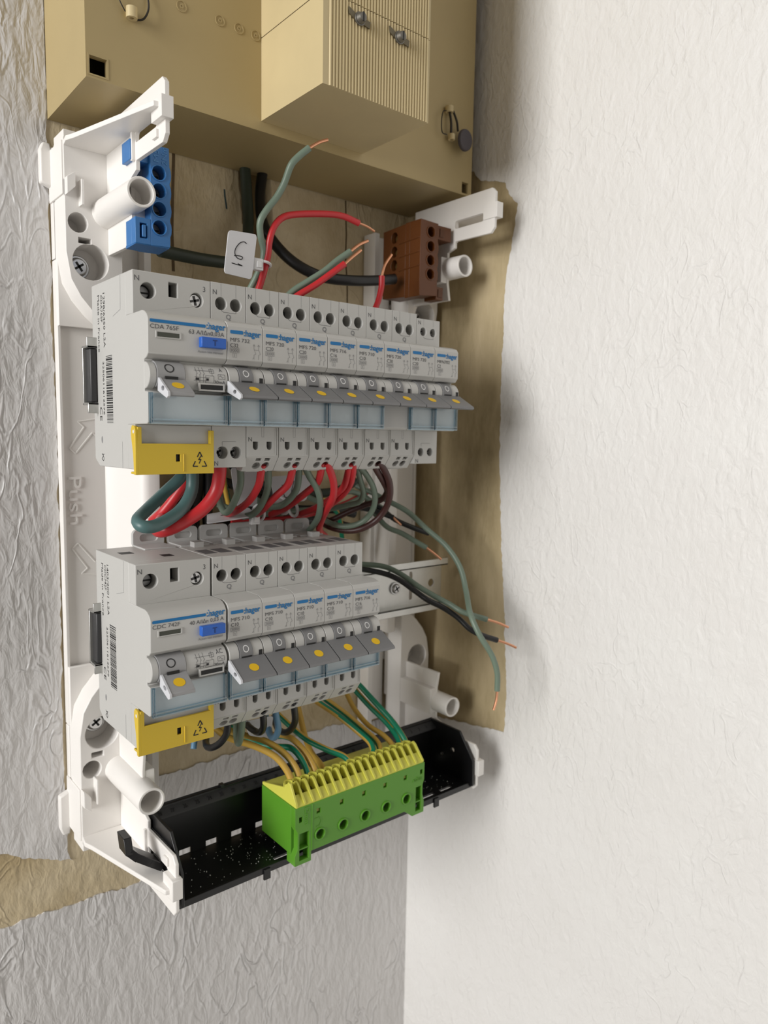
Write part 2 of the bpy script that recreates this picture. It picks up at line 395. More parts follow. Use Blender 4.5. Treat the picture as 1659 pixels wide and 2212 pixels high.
C0, C1, CF, CZ, CS = 84.2, 150.2, -15.4, 197.2, 237.2
breaker = thing('main_breaker', 'cream ribbed main breaker cover jutting out of the beige board', 'breaker cover', (C0, CF, CZ))
def ribbed(z0, z1):
    poly = [(C1, BF-0.1), (C0, BF-0.1), (C0, CF), (C0+3.2, CF)]
    n = 34; x = C0+3.2; pitch = (C1-1.0-x)/n
    for i in range(n):
        for t, d in ((0.12, 0), (0.28, 0.5), (0.5, 0.68), (0.72, 0.5), (0.88, 0)):
            poly.append((x+(i+t)*pitch, CF-d))
    poly.append((C1, CF))
    m = MB(); m.prism([(a-C0, b-CF) for a, b in poly], 'XY', z0-CZ, z1-CZ); return m
ribbed(CZ, CS).build('lower_cover', BEIGE2, breaker)
ribbed(CS+0.45, 430).build('upper_cover', BEIGE2, breaker)
w = MB(); w.box(0.4, C1-C0-0.4, 0.5, 54, CS-CZ-0.2, CS-CZ+0.7); w.build('joint_gasket', RUST, breaker)
for sx in (104.2, 128.8):
    c = Vector((sx-C0, -0.8, 231.2-CZ)); w = MB()
    w.cyl(c, (0, -1, 0), 3.0, 1.0, 20); w.cyl(c+Vector((0, -1, 0)), (0, -1, 0), 2.6, 2.4, 20, 1.9)
    sc = w.build('cover_screw', mat('dull_screw', (0.20, 0.19, 0.17), 0.5, 0.8), breaker, bevel=0.2)
    w = MB()
    for s in (-1, 1):
        w.prism([(c.x+s*2.2, c.z+s*-0.2+1.3), (c.x+s*6.4, c.z-s*1.4+2.0), (c.x+s*6.0, c.z-s*1.4-1.0), (c.x+s*2.2, c.z-s*0.2-1.6)][::s], 'XZ', c.y-0.5, c.y+0.3)
    w.build('wing_washer', mat('dull_brass_plate', (0.16, 0.135, 0.085), 0.5, 0.5), sc)
    w = MB(); w.box(c.x-0.35, c.x+0.35, c.y-3.6, c.y-2.6, c.z-2.0, c.z+2.0); w.build('slot', DARK, sc)

# ================================================================== ENCLOSURE CHASSIS
chassis = thing('enclosure_chassis', 'open white plastic enclosure base screwed to the wall, its cover removed', 'enclosure base')
def zt(z, top): return z if top else -(z+max(0, z-140)*0.15)
for mirror in (None, 243.0):
    w = MB(mirror)
    w.box(-3.5, -1.8, 94.2, 100.2, -123, 123)                                    # rim at the wall
    w.plate(rect(-1.8, 24, -128, 128), [circle(1.0, 97.5, 1.9, 16), circle(0.8, -102, 1.9, 16)], 'XZ', 96.2, 98)
    w.box(-1.8, 24, 98.4, 100.2, -128, 128)
    w.box(40, 44, 88, 100.2, -172, 172); w.box(24, 40, 96, 100.2, -172, 172)
    sf = w.build('side_frame', WHITE, chassis, bevel=0.35)
    w = MB(mirror)
    arc = [(19.5, 96.3), (22, 93.5), (25, 88.5), (28, 82), (30.5, 76), (32.5, 73.2), (35, 72)]
    w.prism(arc+[(40.5, 72), (40.5, 100), (19.5, 100)], 'XY', -100, 100)
    w.build('rail_pillar', WHITE, chassis, bevel=0.3)
    for top in (True, False):
        Z = lambda z: zt(z, top)
        sg = 1 if top else -1
        w = MB(mirror)
        big = circle(8.2, Z(120.3) if top else -123.5, 8.8, 26); tubec = (16.5, Z(145.2))
        outer = [(-3.5, Z(177.5)), (24, Z(177.5)), (24, Z(88)), (14, Z(91.5)), (9, Z(96)), (3, Z(103)), (-1.4, Z(111)), (-3.5, Z(124))]
        hz = Z(138.4) if top else -142.8
        w.plate(outer, [big, circle(2.4, hz, 4.8, 20), rect(2.4, 8.6, (Z(130.3) if top else -135)-1.5, (Z(130.3) if top else -135)+1.3), circle(*tubec, 5.4, 20)], 'XZ', 76, 92)
        w.plate(rect(-3.2, 23.8, min(Z(152), Z(90)), max(Z(152), Z(90))), [circle(*tubec, 5.4, 20)], 'XZ', 92, 94.5)
        w.box(-3.5, 1.8, 95, 100.2, min(Z(177.4), Z(123.5)), max(Z(177.4), Z(123.5)))
        # flared top / bottom wall, seen from inside
        w.prism([(-3.5, 76), (-4.4, 69.5), (-2.5, 64), (12.4, 5), (18, 4), (18, 76)], 'XY', Z(173.4), Z(175.6))
        # inner vertical plate with slot
        pl = [(4, Z(184.5)), (6.5, Z(187)), (76, Z(187)), (76, Z(125)), (42, Z(124.7)), (44, Z(136)), (44, Z(155)), (37.5, Z(157)), (37.5, Z(161)), (7, Z(160.5)), (4, Z(163.5))]
        sl = rrect(13, 38, min(Z(168.8), Z(173.6)), max(Z(168.8), Z(173.6)), 1.6, 4)
        w.plate(pl, [sl], 'YZ', 17, 19)
        w.box(14.4, 19.8, 1.6, 12.8, min(Z(169), Z(178)), max(Z(169), Z(178)))         # snap hook at the front edge
        w.box(15.4, 17.2, 38, 40, min(Z(161), Z(174)), max(Z(161), Z(174)))
        w.box(15.8, 17.2, 11, 16, min(Z(163.5), Z(167)), max(Z(163.5), Z(167)))
        w.box(17.3, 24, 44.3, 75.8, min(Z(136), Z(152)), max(Z(136), Z(152)))                   # web behind the tube
        # latch notch on the outer side
        w.box(-4.3, -3.3, 77, 99, min(Z(151), Z(176)), max(Z(151), Z(176)))
        w.prism([(-3.5, Z(150)), (-3.5, Z(158)), (0.4, Z(161)), (0.4, Z(154))], 'XZ', 71.5, 77)
        w.box(3, 4.2, 71, 77, min(Z(146), Z(158)), max(Z(146), Z(158)))
        w.box(-3.3, 10, 76.2, 92, min(Z(177.2), Z(181)), max(Z(177.2), Z(181)))
        w.build('corner_bracket', WHITE, chassis, bevel=0.5)
        w = MB(mirror); w.prism([(-9, Z(160)), (-9, Z(176)), (-7.6, Z(179.5)), (-4, Z(179.5)), (-3.4, Z(176)), (-3.4, Z(158))], 'XZ', 95.5, 100)
        w.build('wall_lug', WHITE, chassis, bevel=0.8)
        w = MB(mirror); w.pipe((tubec[0], 30, tubec[1]), (0, 1, 0), 6.8, 5.5, 46.5, 32, 7.3); w.build('screw_tube', WHITE, chassis, bevel=0.3)
        w = MB(mirror); zc = Z(119.6) if top else -121.5; xs = 5.8 if top else 8.5
        w.cyl((xs, 92, zc), (0, -1, 0), 5.9, 2.6, 26); w.cyl((xs, 89.4, zc), (0, -1, 0), 4.9, 2.6, 26, 3.9)
        ms = w.build('wall_screw', SCREW, chassis, bevel=0.35)
        w = MB(mirror); y = 86.6
        for a in (0.6, 0.6+math.pi/2):
            ca, sa = math.cos(a), math.sin(a)
            w.prism([(xs+ca*2.6-sa*.55, zc+sa*2.6+ca*.55), (xs-ca*2.6-sa*.55, zc-sa*2.6+ca*.55), (xs-ca*2.6+sa*.55, zc-sa*2.6-ca*.55), (xs+ca*2.6+sa*.55, zc+sa*2.6-ca*.55)], 'XZ', y, y+1)
        w.build('cross_recess', DARK, ms)
# raised marks moulded into the left side panel: arrows and the word Push
w = MB(); text(w, 'Push', 9.6, lambda a, b, d: (0.2+b, 96.2-d, 12.2-a), width=25.5, depth=0.9)
w.build('moulded_lettering', WHITE, chassis)
for zc, sg in ((34, 1), (-33, -1)):
    w = MB()
    pts = [(2.0, -6.8), (5.2, -9.4), (14.0, 1.6), (17.0, -0.8), (16.0, 9.0), (6.6, 7.4), (9.8, 4.6), (2.0, -6.8)]
    pts = [(x-0.8, zc+sg*z) for x, z in pts]
    ribbon(w, pts, 0.4, 'XZ', 95.95)
    for (a, b), (c, e) in zip(pts[:-1], pts[1:]): w.tube([(a, 96.1, b), (c, 96.1, e)], 0.4, 6, 1)
    w.build('moulded_arrow', WHITE, chassis)

# ================================================================== DIN RAILS
def din_rail(zc, label):
    t = thing('din_rail', label, 'mounting rail', (-4.7, 45, zc), 'mounting rails behind the breakers')
    L = 238.0
    w = MB()
    w.box(0, L, 0, 1.1, 12.6, 17.5); w.box(0, L, 0, 1.1, -17.5, -12.6)
    w.box(0, L, 0, 7.5, 12.6, 13.7); w.box(0, L, 0, 7.5, -13.7, -12.6)
    w.plate(rect(0, L, -13.7, 13.7), [rrect(208.5, 211, -9.5, 9.5, 1.1, 3), circle(228.5, 0, 2.6, 18), rrect(12, 14.5, -9.5, 9.5, 1.1, 3)], 'XZ', 6.4, 7.5)
    w.build('rail', STEEL, t, bevel=0.25)
    w = MB(); w.box(1.4, 4.4, 0.2, 7.2, -12.4, 12.4); w.build('dark_end_block', mat('dark_rail_end', (0.035, 0.035, 0.037), 0.4), t, bevel=0.6)  # dark block filling the rail channel at its left end
    for x in (195.5, 26):
        w = MB(); w.cyl((x, 6.4, 0), (0, -1, 0), 4.2, 1.2, 22); w.cyl((x, 5.2, 0), (0, -1, 0), 3.4, 1.5, 22, 2.4); sc = w.build('rail_screw', SCREW, t, bevel=0.2)
        w = MB()
        for a in (0.5, 0.5+math.pi/2):
            ca, sa = math.cos(a)*2.1, math.sin(a)*2.1; k = 0.22
            w.prism([(x+ca-sa*k, sa+ca*k), (x-ca-sa*k, -sa+ca*k), (x-ca+sa*k, -sa-ca*k), (x+ca+sa*k, sa-ca*k)], 'XZ', 3.6, 4.2)
        w.build('cross_recess', DARK, sc)
    return t
din_rail(62.5, 'zinc mounting rail hidden behind the upper row of breakers')
din_rail(-63.2, 'zinc mounting rail showing bare at the right of the lower row')

# ================================================================== MODULAR DEVICES  (origin: left edge, shoulder plane, rail centre)
PITCH = 17.7; DW = 17.48
def phillips(mb, x, z, y, r, ang=0.5):
    for a in (ang, ang+math.pi/2):
        ca, sa = math.cos(a)*r, math.sin(a)*r; k = 0.24
        mb.prism([(x+ca-sa*k, z+sa+ca*k), (x-ca-sa*k, z-sa+ca*k), (x-ca+sa*k, z-sa-ca*k), (x+ca+sa*k, z+sa-ca*k)], 'XZ', y, y+0.5)
def clear_window(x0, x1, parent):
    w = MB(); w.box(x0, x1, -16.2, -15.75, -21.6, -9.6)
    o = w.build('label_window', CLEAR, parent)
    w = MB()
    for a in (x0, x0+0.75, x1-0.35, x1-1.1): w.box(a, a+0.35, -16.5, -14.2, -21.9, -9.4)
    for z in (-21.95, -20.6): w.box(x0, x1, -16.55, -15.2, z, z+0.5)
    w.box(x0, x1, -16.3, -14.2, -22.3, -21.8)
    w.build('window_edge', CLEARE, o)['kind'] = 'stuff'
    return o

def lower_plain(w, x0, x1, zb, holes):
    w.plate(rect(x0, x1, zb, -22.5), holes, 'XZ', 0, 8)

def breaker_mesh(kind):
    W = DW; M_ = {}
    zt_, zb_ = (41.5, -41.5) if kind != 'C' else (39.4, -41.2)
    w = MB()
    prof = [(8, zt_), (8, 23.5), (-10.8, 23.5), (-14.2, 22.4), (-15.5, 20.6), (-15.6, 6.4), (-13.8, 4.4), (-10.5, 4.0), (-10.5, -8.6), (-14.4, -8.8), (-14.4, -21.6), (-13.2, -22.5), (8, -22.5), (8, zb_), (46, zb_), (51, zb_+4.5), (51, zt_)]
    if kind == 'B': prof = prof[:-4]+[(8, -36.6), (14, -41.5), (46, -41.5), (51, -37), (51, 41.5)]
    w.prism(prof, 'YZ', 0, W)
    hr = 2.85 if kind != 'C' else 2.3
    hx = (5.0, 12.4); hzt = 32.4
    w.plate(rect(0, W, 23.5, zt_), [circle(hx[0], hzt, hr, 22), circle(hx[1], hzt, hr, 22)], 'XZ', 0, 8)
    if kind == 'B':
        w.plate(rect(0, W, -36.6, -22.5), [dshape(5.0, -31.4, 3.0, 3.9), dshape(12.5, -31.4, 3.0, 3.9)], 'XZ', 0, 8)
        # sloped cable mouths
        F = lambda a, b, d: (a, -0.2+b*0.62+d*0.8, -36.6-b*0.8+d*0.6)
        w.plate(rect(0, W, 0, 9.0), [rect(5.6, 8.6, 0.9, 2.9), rect(10.4, 13.6, 0.9, 2.9), circle(7.0, 5.7, 2.1, 14), circle(12.1, 5.7, 2.1, 14)], F, 0, 2.0)
        w.prism([(0.4, -36.6), (1.6, -43.4), (3.8, -44.2), (15.0, -44.2), (W-0.4, -36.6)], 'XZ', 6.6, 12.5)
        w.box(15.6, 15.95, -0.35, 0.2, -36, -22.8); w.box(16.5, 16.85, -0.35, 0.2, -36, -22.8)
    else:
        w.plate(rect(0, W, zb_, -22.5), [circle(5.2, -34.6, hr, 22), circle(12.2, -34.6, hr, 22)], 'XZ', 0, 8)
    # rounded sides of the switch barrel
    for x0, x1 in ((0.1, 5.0), (12.0, W-0.1)):
        w.cyl((x0, -11.2, -2.2), (1, 0, 0), 5.6, x1-x0, 26)
    M_['housing'] = w.mesh('housing', GREY)
    w = MB()
    if kind == 'B':
        for x in hx: w.box(x-2.6, x+2.6, 7.5, 7.9, hzt-2.9, hzt+2.9)
        for x in (5.0, 12.5): w.box(x-1.9, x+1.9, 7.3, 7.9, -34, -29)
    for x in hx: w.box(x-0.35, x+0.35, 7.2, 7.7, hzt-2.6, hzt+2.6)
    w.box(W-2.4, W-0.7, -16.95, -16.2, -4.6, -1.0)
    M_['recess'] = w.mesh('recess', DARK)
    # top face details of the module: two dark vents, raised clip
    w = MB(); w.box(0, 6.2, 10, 22, zt_-0.1, zt_+0.08)
    M_['vent'] = w.mesh('vent', mat('vent_grey', (0.13, 0.13, 0.135), 0.6))
    w = MB()
    w.plate(rrect(0.6, W-0.6, zt_-1, zt_+8.2, 2.4), [rrect(4, W-4, zt_+2.2, zt_+5.6, 1.6)], 'XZ', 51.0, 53.2)
    w.box(3, W-3, 52.4, 53.6, zt_+1.6, zt_+6.2)
    w.box(5.8, 10.8, 31, 36, zt_-0.2, zt_+2.6); w.box(1, W-1, 36, 51, zt_-0.2, zt_+0.7)
    M_['rail_clip'] = w.mesh('rail_clip', CLIPG)
    # metal screws visible in the holes
    w = MB()
    zz = [(5.2, -34.6), (12.2, -34.6)] if kind == 'A' else []
    if kind == 'C': zz = [(hx[0], hzt), (hx[1], hzt), (5.2, -34.6), (12.2, -34.6)]
    for x, z in zz: w.cyl((x, 3.0 if kind == 'C' else 5.0, z), (0, 1, 0), hr-0.15, 2, 18)
    if zz: M_['terminal_screw'] = w.mesh('terminal_screw', SCREW)
    w = MB()
    for x, z in zz: phillips(w, x, z, (3.0 if kind == 'C' else 5.0)-0.25, hr*0.7)
    if zz: M_['screw_slot'] = w.mesh('screw_slot', DARK)
    # toggle strip and lever
    w = MB()
    seg = [(-11.2+6.05*math.cos(math.radians(a)), -2.2+6.05*math.sin(math.radians(a))) for a in range(95, 221, 9)]
    w.prism(seg+[(-10.6, -6.5), (-10.6, 4.3)], 'YZ', 5.2, 11.8); M_['toggle'] = w.mesh('toggle', LEVER)
    w = MB(); w.box(6.0, 11.0, -17.5, -16.6, -4.6, -2.6); M_['toggle_slot'] = w.mesh('toggle_slot', DARK)
    w = MB(); w.prism([(-16.4, -3.4), (-17.6, -3.3), (-28.6, -9.3), (-28.9, -10.4), (-27.6, -11.0), (-16.0, -7.6)], 'YZ', 0.3, DW-0.12)
    M_['lever'] = w.mesh('lever', LEVER)
    w = MB(); w.plate([(-16.8, -3.2), (-18, -3.2), (-28.8, -9.2), (-29, -10.6), (-27.6, -11.4), (-16.4, -7.8)], [circle(-23.4, -7.9, 1.5, 12, 0, 0.9)], 'YZ', -0.75, 0.1)
    M_['lever_end'] = w.mesh('lever_end', PALE)
    w = MB(); n = 24; pts = []
    for i in range(n):
        a = 2*math.pi*i/n; t = 0.52+0.185*math.sin(a)
        pts.append((8.8+2.35*math.cos(a), -17.6-11.0*t-0.06, -3.3-6.0*t+0.09))
    w.add(pts, [list(range(n))]); M_['lever_dot'] = w.mesh('lever_dot', DOT)
    # white ring on the toggle
    w = MB(); n = 22; V = []
    for r in (1.75, 1.3):
        for i in range(n):
            a = 2*math.pi*i/n; th = math.radians(170-math.degrees(r*math.sin(a)/6.1)-18)
            V.append((8.4+r*math.cos(a)*0.86, -11.2+6.1*math.cos(th), -2.2+6.1*math.sin(th)))
    w.add(V, [[i, (i+1) % n, n+(i+1) % n, n+i] for i in range(n)]); M_['switch_ring'] = w.mesh('switch_ring', WHITEP)
    return M_
KINDS = {k: breaker_mesh(k) for k in 'ABC'}

def marks_breaker(model, rating, kind):
    g = MB(); l = MB(); b = MB()
    text(g, 'N', 3.0, front(1.0, 36.2, -0.06))
    ztop = 41.5 if kind != 'C' else 39.4
    ribbon(g, [(5.0, 29.5), (6.2, 28.75), (12.4, 28.75), (12.4, 29.5)], 0.16, 'XZ', -0.06)
    if kind != 'C': text(l, 'Q', 3.1, front(7.4, 25.8, -0.06), bold=0.12)
    for x in (5.0, 12.4): ribbon(l, [(x, 35.6), (x, ztop)], 0.1, 'XZ', -0.05)
    if kind == 'B':
        text(g, 'N', 3.0, front(1.0, -29.4, -0.06))
        ribbon(l, [(8.2, -22.6), (8.2, -27.2), (9.4, -27.2), (9.4, -22.6)], 0.12, 'XZ', -0.05)
    else:
        text(g, 'N', 3.0, front(1.2, -40.6, -0.06))
        ribbon(g, [(5.2, -31.4), (5.2, -29.6), (12.2, -29.6)], 0.14, 'XZ', -0.06)
    y = -15.68
    b.prism(rrect(1.4, 7.6, 17.5, 19.0, 0.4, 3), 'XZ', y, y+0.1)
    text(b, ':hager', 3.7, front(8.0, 16.95, y), width=8.4, bold=0.09)
    text(g, model, 2.35, front(1.4, 14.1, y), width=9.4)
    text(g, rating, 2.35, front(1.4, 11.7, y))
    text(l, '3000', 1.9, front(1.5, 9.7, y), width=3.8); ribbon(l, [(1.2, 9.4), (5.6, 9.4), (5.6, 11.3), (1.2, 11.3), (1.2, 9.4)], 0.12, 'XZ', y)
    text(l, '3', 1.5, front(3.0, 7.7, y)); ribbon(l, [(2.5, 7.4), (4.3, 7.4), (4.3, 9.1), (2.5, 9.1), (2.5, 7.4)], 0.1, 'XZ', y)
    for x in (13.0, 15.3):
        ribbon(l, [(x, 13.6), (x, 11.6), (x+0.9, 9.6), (x, 9.2), (x, 7.2)], 0.13, 'XZ', y)
        ribbon(l, [(x-0.5, 12.9), (x, 13.8), (x+0.5, 12.9)], 0.13, 'XZ', y)
    ribbon(l, [(13.0, 11.4), (15.3, 11.4)], 0.13, 'XZ', y); ribbon(l, [(12.2, 7.2), (12.8, 8)], 0.13, 'XZ', y)
    return g, l, b
BRK_PARTS = ['housing', 'recess', 'vent', 'rail_clip', 'terminal_screw', 'screw_slot', 'toggle', 'lever', 'lever_end']
SUB = {'toggle': ['toggle_slot', 'switch_ring'], 'lever': ['lever_dot'], 'terminal_screw': []}
def circuit_breaker(kind, x, zc, model, rating, label, group, window=True, jitter=0.0):
    t = thing('circuit_breaker', label, 'circuit breaker', (x, 0, zc), group)
    K = KINDS[kind]
    for pn in BRK_PARTS:
        if pn not in K or pn == 'screw_slot' or (pn == 'lever_end' and abs(x-X0) > 1): continue
        o = bpy.data.objects.new(pn, K[pn]); col.objects.link(o); o.parent = t
        if pn == 'vent':
            o.location.x = 1.6*S; o2 = o.copy(); col.objects.link(o2); o2.location.x = 9.6*S
        if pn in ('recess', 'terminal_screw'): o['kind'] = 'stuff'
        if pn == 'housing':
            b = o.modifiers.new('soft_edges', 'BEVEL'); b.width = 0.22*S; b.segments = 2; b.limit_method = 'ANGLE'; b.angle_limit = math.radians(40)
        subs = SUB.get(pn, [])+(['screw_slot'] if pn == 'terminal_screw' else [])
        for sn in subs:
            c = bpy.data.objects.new(sn, K[sn]); col.objects.link(c); c.parent = o
            if sn == 'screw_slot': c['kind'] = 'stuff'
    if window: clear_window(0.3, DW-0.2, t)
    w = MB(); w.box(0.4, DW-0.4, -14.62, -14.3, -21.0, -9.4)
    w.build('label_strip', mat('label_strip_paper', (0.56, 0.58, 0.59), 0.6) if window else GREYD, t)
    g, l, b = marks_breaker(model, rating, kind)
    g.build('printed_text', PRINT, t)['kind'] = 'stuff'; l.build('printed_symbols', PRINTL, t)['kind'] = 'stuff'; b.build('brand_lettering', BRAND, t)['kind'] = 'stuff'
    return t

def residual_device(x, zc, model, amps, typ, date, code, label, dark_top):
    t = thing('residual_current_breaker', label, 'circuit breaker', (x, 0, zc), 'wide residual current breakers')
    W = 35.2
    w = MB()
    prof = [(8, 41.5), (8, 23.5), (-9.5, 23.8), (-12.2, 23.2), (-14.4, 21.8), (-15.6, 20.0), (-15.5, 6.2), (-13.6, 4.6), (-11, 4.0), (-11, -9.0), (-14.4, -9.2), (-14.4, -21.6), (-13.2, -22.3), (8, -22.5), (8, -41.8), (45, -42.2), (51, -38.8), (51, 41.5)]
    w.prism(prof, 'YZ', 0, W)
    w.plate(rect(0, W, 23.5, 41.5), [circle(6.6, 33.6, 3.35, 26), rect(15.8, 19.8, 32.2, 38.4), circle(28.6, 32.4, 3.1, 26)], 'XZ', 0, 8)
    w.box(0, W, 0, 8, -41.8, -22.5)
    # barrel
    w.cyl((0.15, -11.0, -2.4), (1, 0, 0), 5.5, 3.15, 26); w.cyl((15.4, -11.0, -2.4), (1, 0, 0), 5.6, W-15.55, 28)
    w.build('housing', GREY, t, bevel=0.3)
    w = MB(); w.box(3.6, 9.6, 6.6, 7.9, 30.4, 36.8); w.box(15.6, 20, 7.2, 7.9, 32, 38.6)
    w.box(3.6, 13.8, -15.68, -15.0, 12.9, 15.0)
    w.box(21.8, 32.6, -17.1, -16.0, -7.4, -5.2)
    rc = w.build('recess', DARK, t); rc['kind'] = 'stuff'
    w = MB(); w.plate(rect(3.2, 14.2, 12.5, 15.4), [rect(3.9, 13.5, 13.0, 14.9)], 'XZ', -15.95, -15.3); w.plate(rect(21.2, 33.2, -8.0, -4.6), [rect(22, 32.4, -7.3, -5.3)], 'XZ', -17.3, -16.0)
    w.build('window_frame', GREY, t, bevel=0.15)
    w = MB(); w.box(3.9, 13.5, -15.75, -15.6, 13.0, 14.9); w.build('indicator_window', LCD, t)
    # screws
    w = MB(); w.cyl((28.6, 2.0, 32.4), (0, 1, 0), 2.75, 5, 24); sc = w.build('terminal_screw', SCREW, t, bevel=0.25)
    w = MB(); phillips(w, 28.6, 32.4, 1.75, 2.1, 0.25); w.build('screw_slot', mat('screw_dark', (0.06, 0.06, 0.06), 0.4, 0.6), sc)
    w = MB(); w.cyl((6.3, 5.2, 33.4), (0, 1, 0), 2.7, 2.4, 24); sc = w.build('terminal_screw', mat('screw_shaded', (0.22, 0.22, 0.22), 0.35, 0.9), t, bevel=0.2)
    w = MB(); w.box(3.9, 8.7, 4.9, 5.4, 32.9, 33.6); w.build('screw_slot', DARK, sc)
    # test button
    w = MB(); w.box(22.2, 33.6, -18.2, -15.2, 10.2, 14.6); bt = w.build('test_button', BUTTON, t, bevel=0.35)
    w = MB(); text(w, 'T', 3.4, front(27.2, 11.2, -18.28), bold=0.08); w.build('button_letter', NAVY, bt)
    # toggle + lever
    w = MB()
    seg = [(-11.0+6.1*math.cos(math.radians(a)), -2.4+6.1*math.sin(math.radians(a))) for a in range(95, 231, 9)]
    w.prism(seg+[(-10.6, -7.2), (-10.6, 4.3)], 'YZ', 3.4, 15.2); tg = w.build('toggle', LEVERL, t)
    w = MB(); w.box(6.4, 11.8, -17.8, -16.6, -4.8, -2.8); w.build('toggle_slot', DARK, tg)
    w = MB(); n = 24; V = []
    for r in (2.1, 1.6):
        for i in range(n):
            a = 2*math.pi*i/n; th = math.radians(150-math.degrees(r*math.sin(a)/6.15))
            V.append((8.6+r*math.cos(a), -11+6.16*math.cos(th), -2.4+6.16*math.sin(th)))
    w.add(V, [[i, (i+1) % n, n+(i+1) % n, n+i] for i in range(n)]); w.build('switch_ring', BLACKP, tg)
    w = MB(); w.prism([(-16.2, -3.8), (-17.4, -3.8), (-26.0, -9.4), (-26.2, -10.8), (-24.8, -11.2), (-15.6, -8.2)], 'YZ', 4.6, 15.2); lv = w.build('lever', LEVERL, t, bevel=0.2)
    w = MB(); w.plate([(-16.6, -3.4), (-17.6, -3.6), (-26.4, -9.4), (-26.6, -11.2), (-25, -12), (-16.2, -8.8)], [circle(-21.4, -7.9, 1.7, 12, 0, 1.0)], 'YZ', 3.5, 4.6); w.build('lever_end', PALE, lv, bevel=0.15)
    w = MB(); n = 24; pts = []
    for i in range(n):
        a = 2*math.pi*i/n; tt = 0.5+0.23*math.sin(a); pts.append((9.9+2.6*math.cos(a), -17.4-8.6*tt-0.06, -3.8-5.6*tt+0.09))
    w.add(pts, [list(range(n))]); w.build('lever_dot', DOT, lv)
    clear_window(0.5, W-0.3, t)
    w = MB(); w.box(0.6, W-0.6, -14.62, -14.3, -21.0, -9.6); w.build('label_strip', MATS['label_strip_paper'] if 'label_strip_paper' in MATS else mat('label_strip_paper', (0.56, 0.58, 0.59), 0.6), t)
    # yellow shield over the lower terminals
    w = MB()
    w.plate(rect(0.2, W+0.1, -43.9, -30.6), [rect(17.2, 19.2, -38.4, -35.2)], 'XZ', -2.4, -1.2)
    w.box(W-1.7, W+0.1, -2.4, -0.1, -31, -24.6)
    w.prism([(-2.4, -43.9), (-2.4, -24.8), (-1.4, -23.2), (1.2, -22.9), (2.4, -24.4), (2.4, -27.5), (0.4, -35), (-0.4, -43.9)], 'YZ', -0.9, 0.4)
    w.box(0.2, 2.0, -2.4, -0.1, -31, -23.6)
    w.box(0.2, W, -1.4, 6, -43.9, -42.9)
    w.box(20.4, 20.9, -2.75, -2.3, -42.8, -35.0)
    sh = w.build('terminal_shield', YELLOW, t, bevel=0.2)
    w = MB(); w.box(17.0, 19.4, -0.9, -0.5, -38.6, -35); w.build('recess', DARK, sh)
    w = MB()
    tri = [(25.0, -40.6), (31.6, -40.6), (28.3, -34.2)]
    for a, b in ((0, 1), (1, 2), (2, 0)):
        A, B = tri[a], tri[b]
        for u, v in ((0.0, 0.36), (0.64, 1.0)):
            ribbon(w, [(A[0]+(B[0]-A[0])*u, A[1]+(B[1]-A[1])*u), (A[0]+(B[0]-A[0])*v, A[1]+(B[1]-A[1])*v)], 0.5, 'XZ', -2.48)
    ribbon(w, [(28.9, -35.9), (27.7, -37.7), (28.9, -37.5), (27.9, -39.4)], 0.42, 'XZ', -2.48)
    w.build('warning_sign', BLACKP, sh)
    w = MB(); w.cyl((-0.95, -0.8, -25.6), (-1, 0, 0), 0.8, 0.1, 14); w.build('shield_pin', WHITEP, sh)
    # rail clip at the top back
    w = MB(); w.plate(rrect(18.2, 34.8, 40.5, 49.6, 2.4), [rrect(22, 31, 43.6, 47, 1.6)], 'XZ', 51.0, 53.2); w.box(21, 32, 52.4, 53.6, 43, 47.6); w.box(18.4, 34.4, 36, 51, 41.3, 42.2); w.build('rail_clip', CLIPG, t, bevel=0.3)
    w = MB(); w.box(5, 11, 30, 36, 41.4, 41.56); w.box(19, 24, 14, 20, 41.4, 41.56); w.build('vent', DARK, t)
    # printing
    g = MB(); l = MB(); b = MB(); k = MB()
    text(g, 'N', 3.2, front(0.9, 37.2, -0.06)); text(g, '3', 3.2, front(31.6, 36.4, -0.06))
    y = -15.72
    FN = lambda x, z: (lambda a, bb, d: (x+a, -15.72+max(0, (z+bb-20.0))*0.6, z+bb))
    SP = rrect(0.9, 25.2, 18.6, 19.9, 0.4, 3); b.add([FN(0, 0)(a_, b_, 0) for a_, b_ in SP], [list(range(len(SP)))])
    text(b, ':hager', 3.9, FN(25.6, 18.3), width=8.9, bold=0.09)
    text(g, model, 2.5, FN(1.0, 16.2), width=12.2); text(g, amps, 2.5, FN(17.6, 15.6), width=16.2)
    text(l, 'Action test mensuel', 1.5, front(21.6, 8.1, y), width=11.6)
    CY = lambda x, z: (lambda a, bb, d: (x+a, -11.0-math.sqrt(max(0.1, 5.68**2-(z+bb+2.4)**2)), z+bb))
    text(g, typ, 2.4, CY(30.0 if len(typ) > 1 else 31.2, 0.6))
    text(g, '30mA', 2.0, CY(28.6, -4.6), width=5.2)
    def cyl_line(mb, pts, wd=0.14):
        for (a, bz), (c, e) in zip(pts[:-1], pts[1:]):
            n = 3
            for i in range(n):
                A = (a+(c-a)*i/n, bz+(e-bz)*i/n); B = (a+(c-a)*(i+1)/n, bz+(e-bz)*(i+1)/n)
                L = math.hypot(B[0]-A[0], B[1]-A[1]) or 1; nx, nz = -(B[1]-A[1])/L*wd/2, (B[0]-A[0])/L*wd/2
                f = CY(0, 0); mb.add([f(A[0]+nx, A[1]+nz, 0), f(A[0]-nx, A[1]-nz, 0), f(B[0]-nx, B[1]-nz, 0), f(B[0]+nx, B[1]+nz, 0)], [[0, 1, 2, 3]])
    for x in (20.4, 22.0, 23.6): cyl_line(g, [(x, 2.0), (x, 0.4), (x+0.5, -0.8), (x, -1.0), (x, -4.4)])
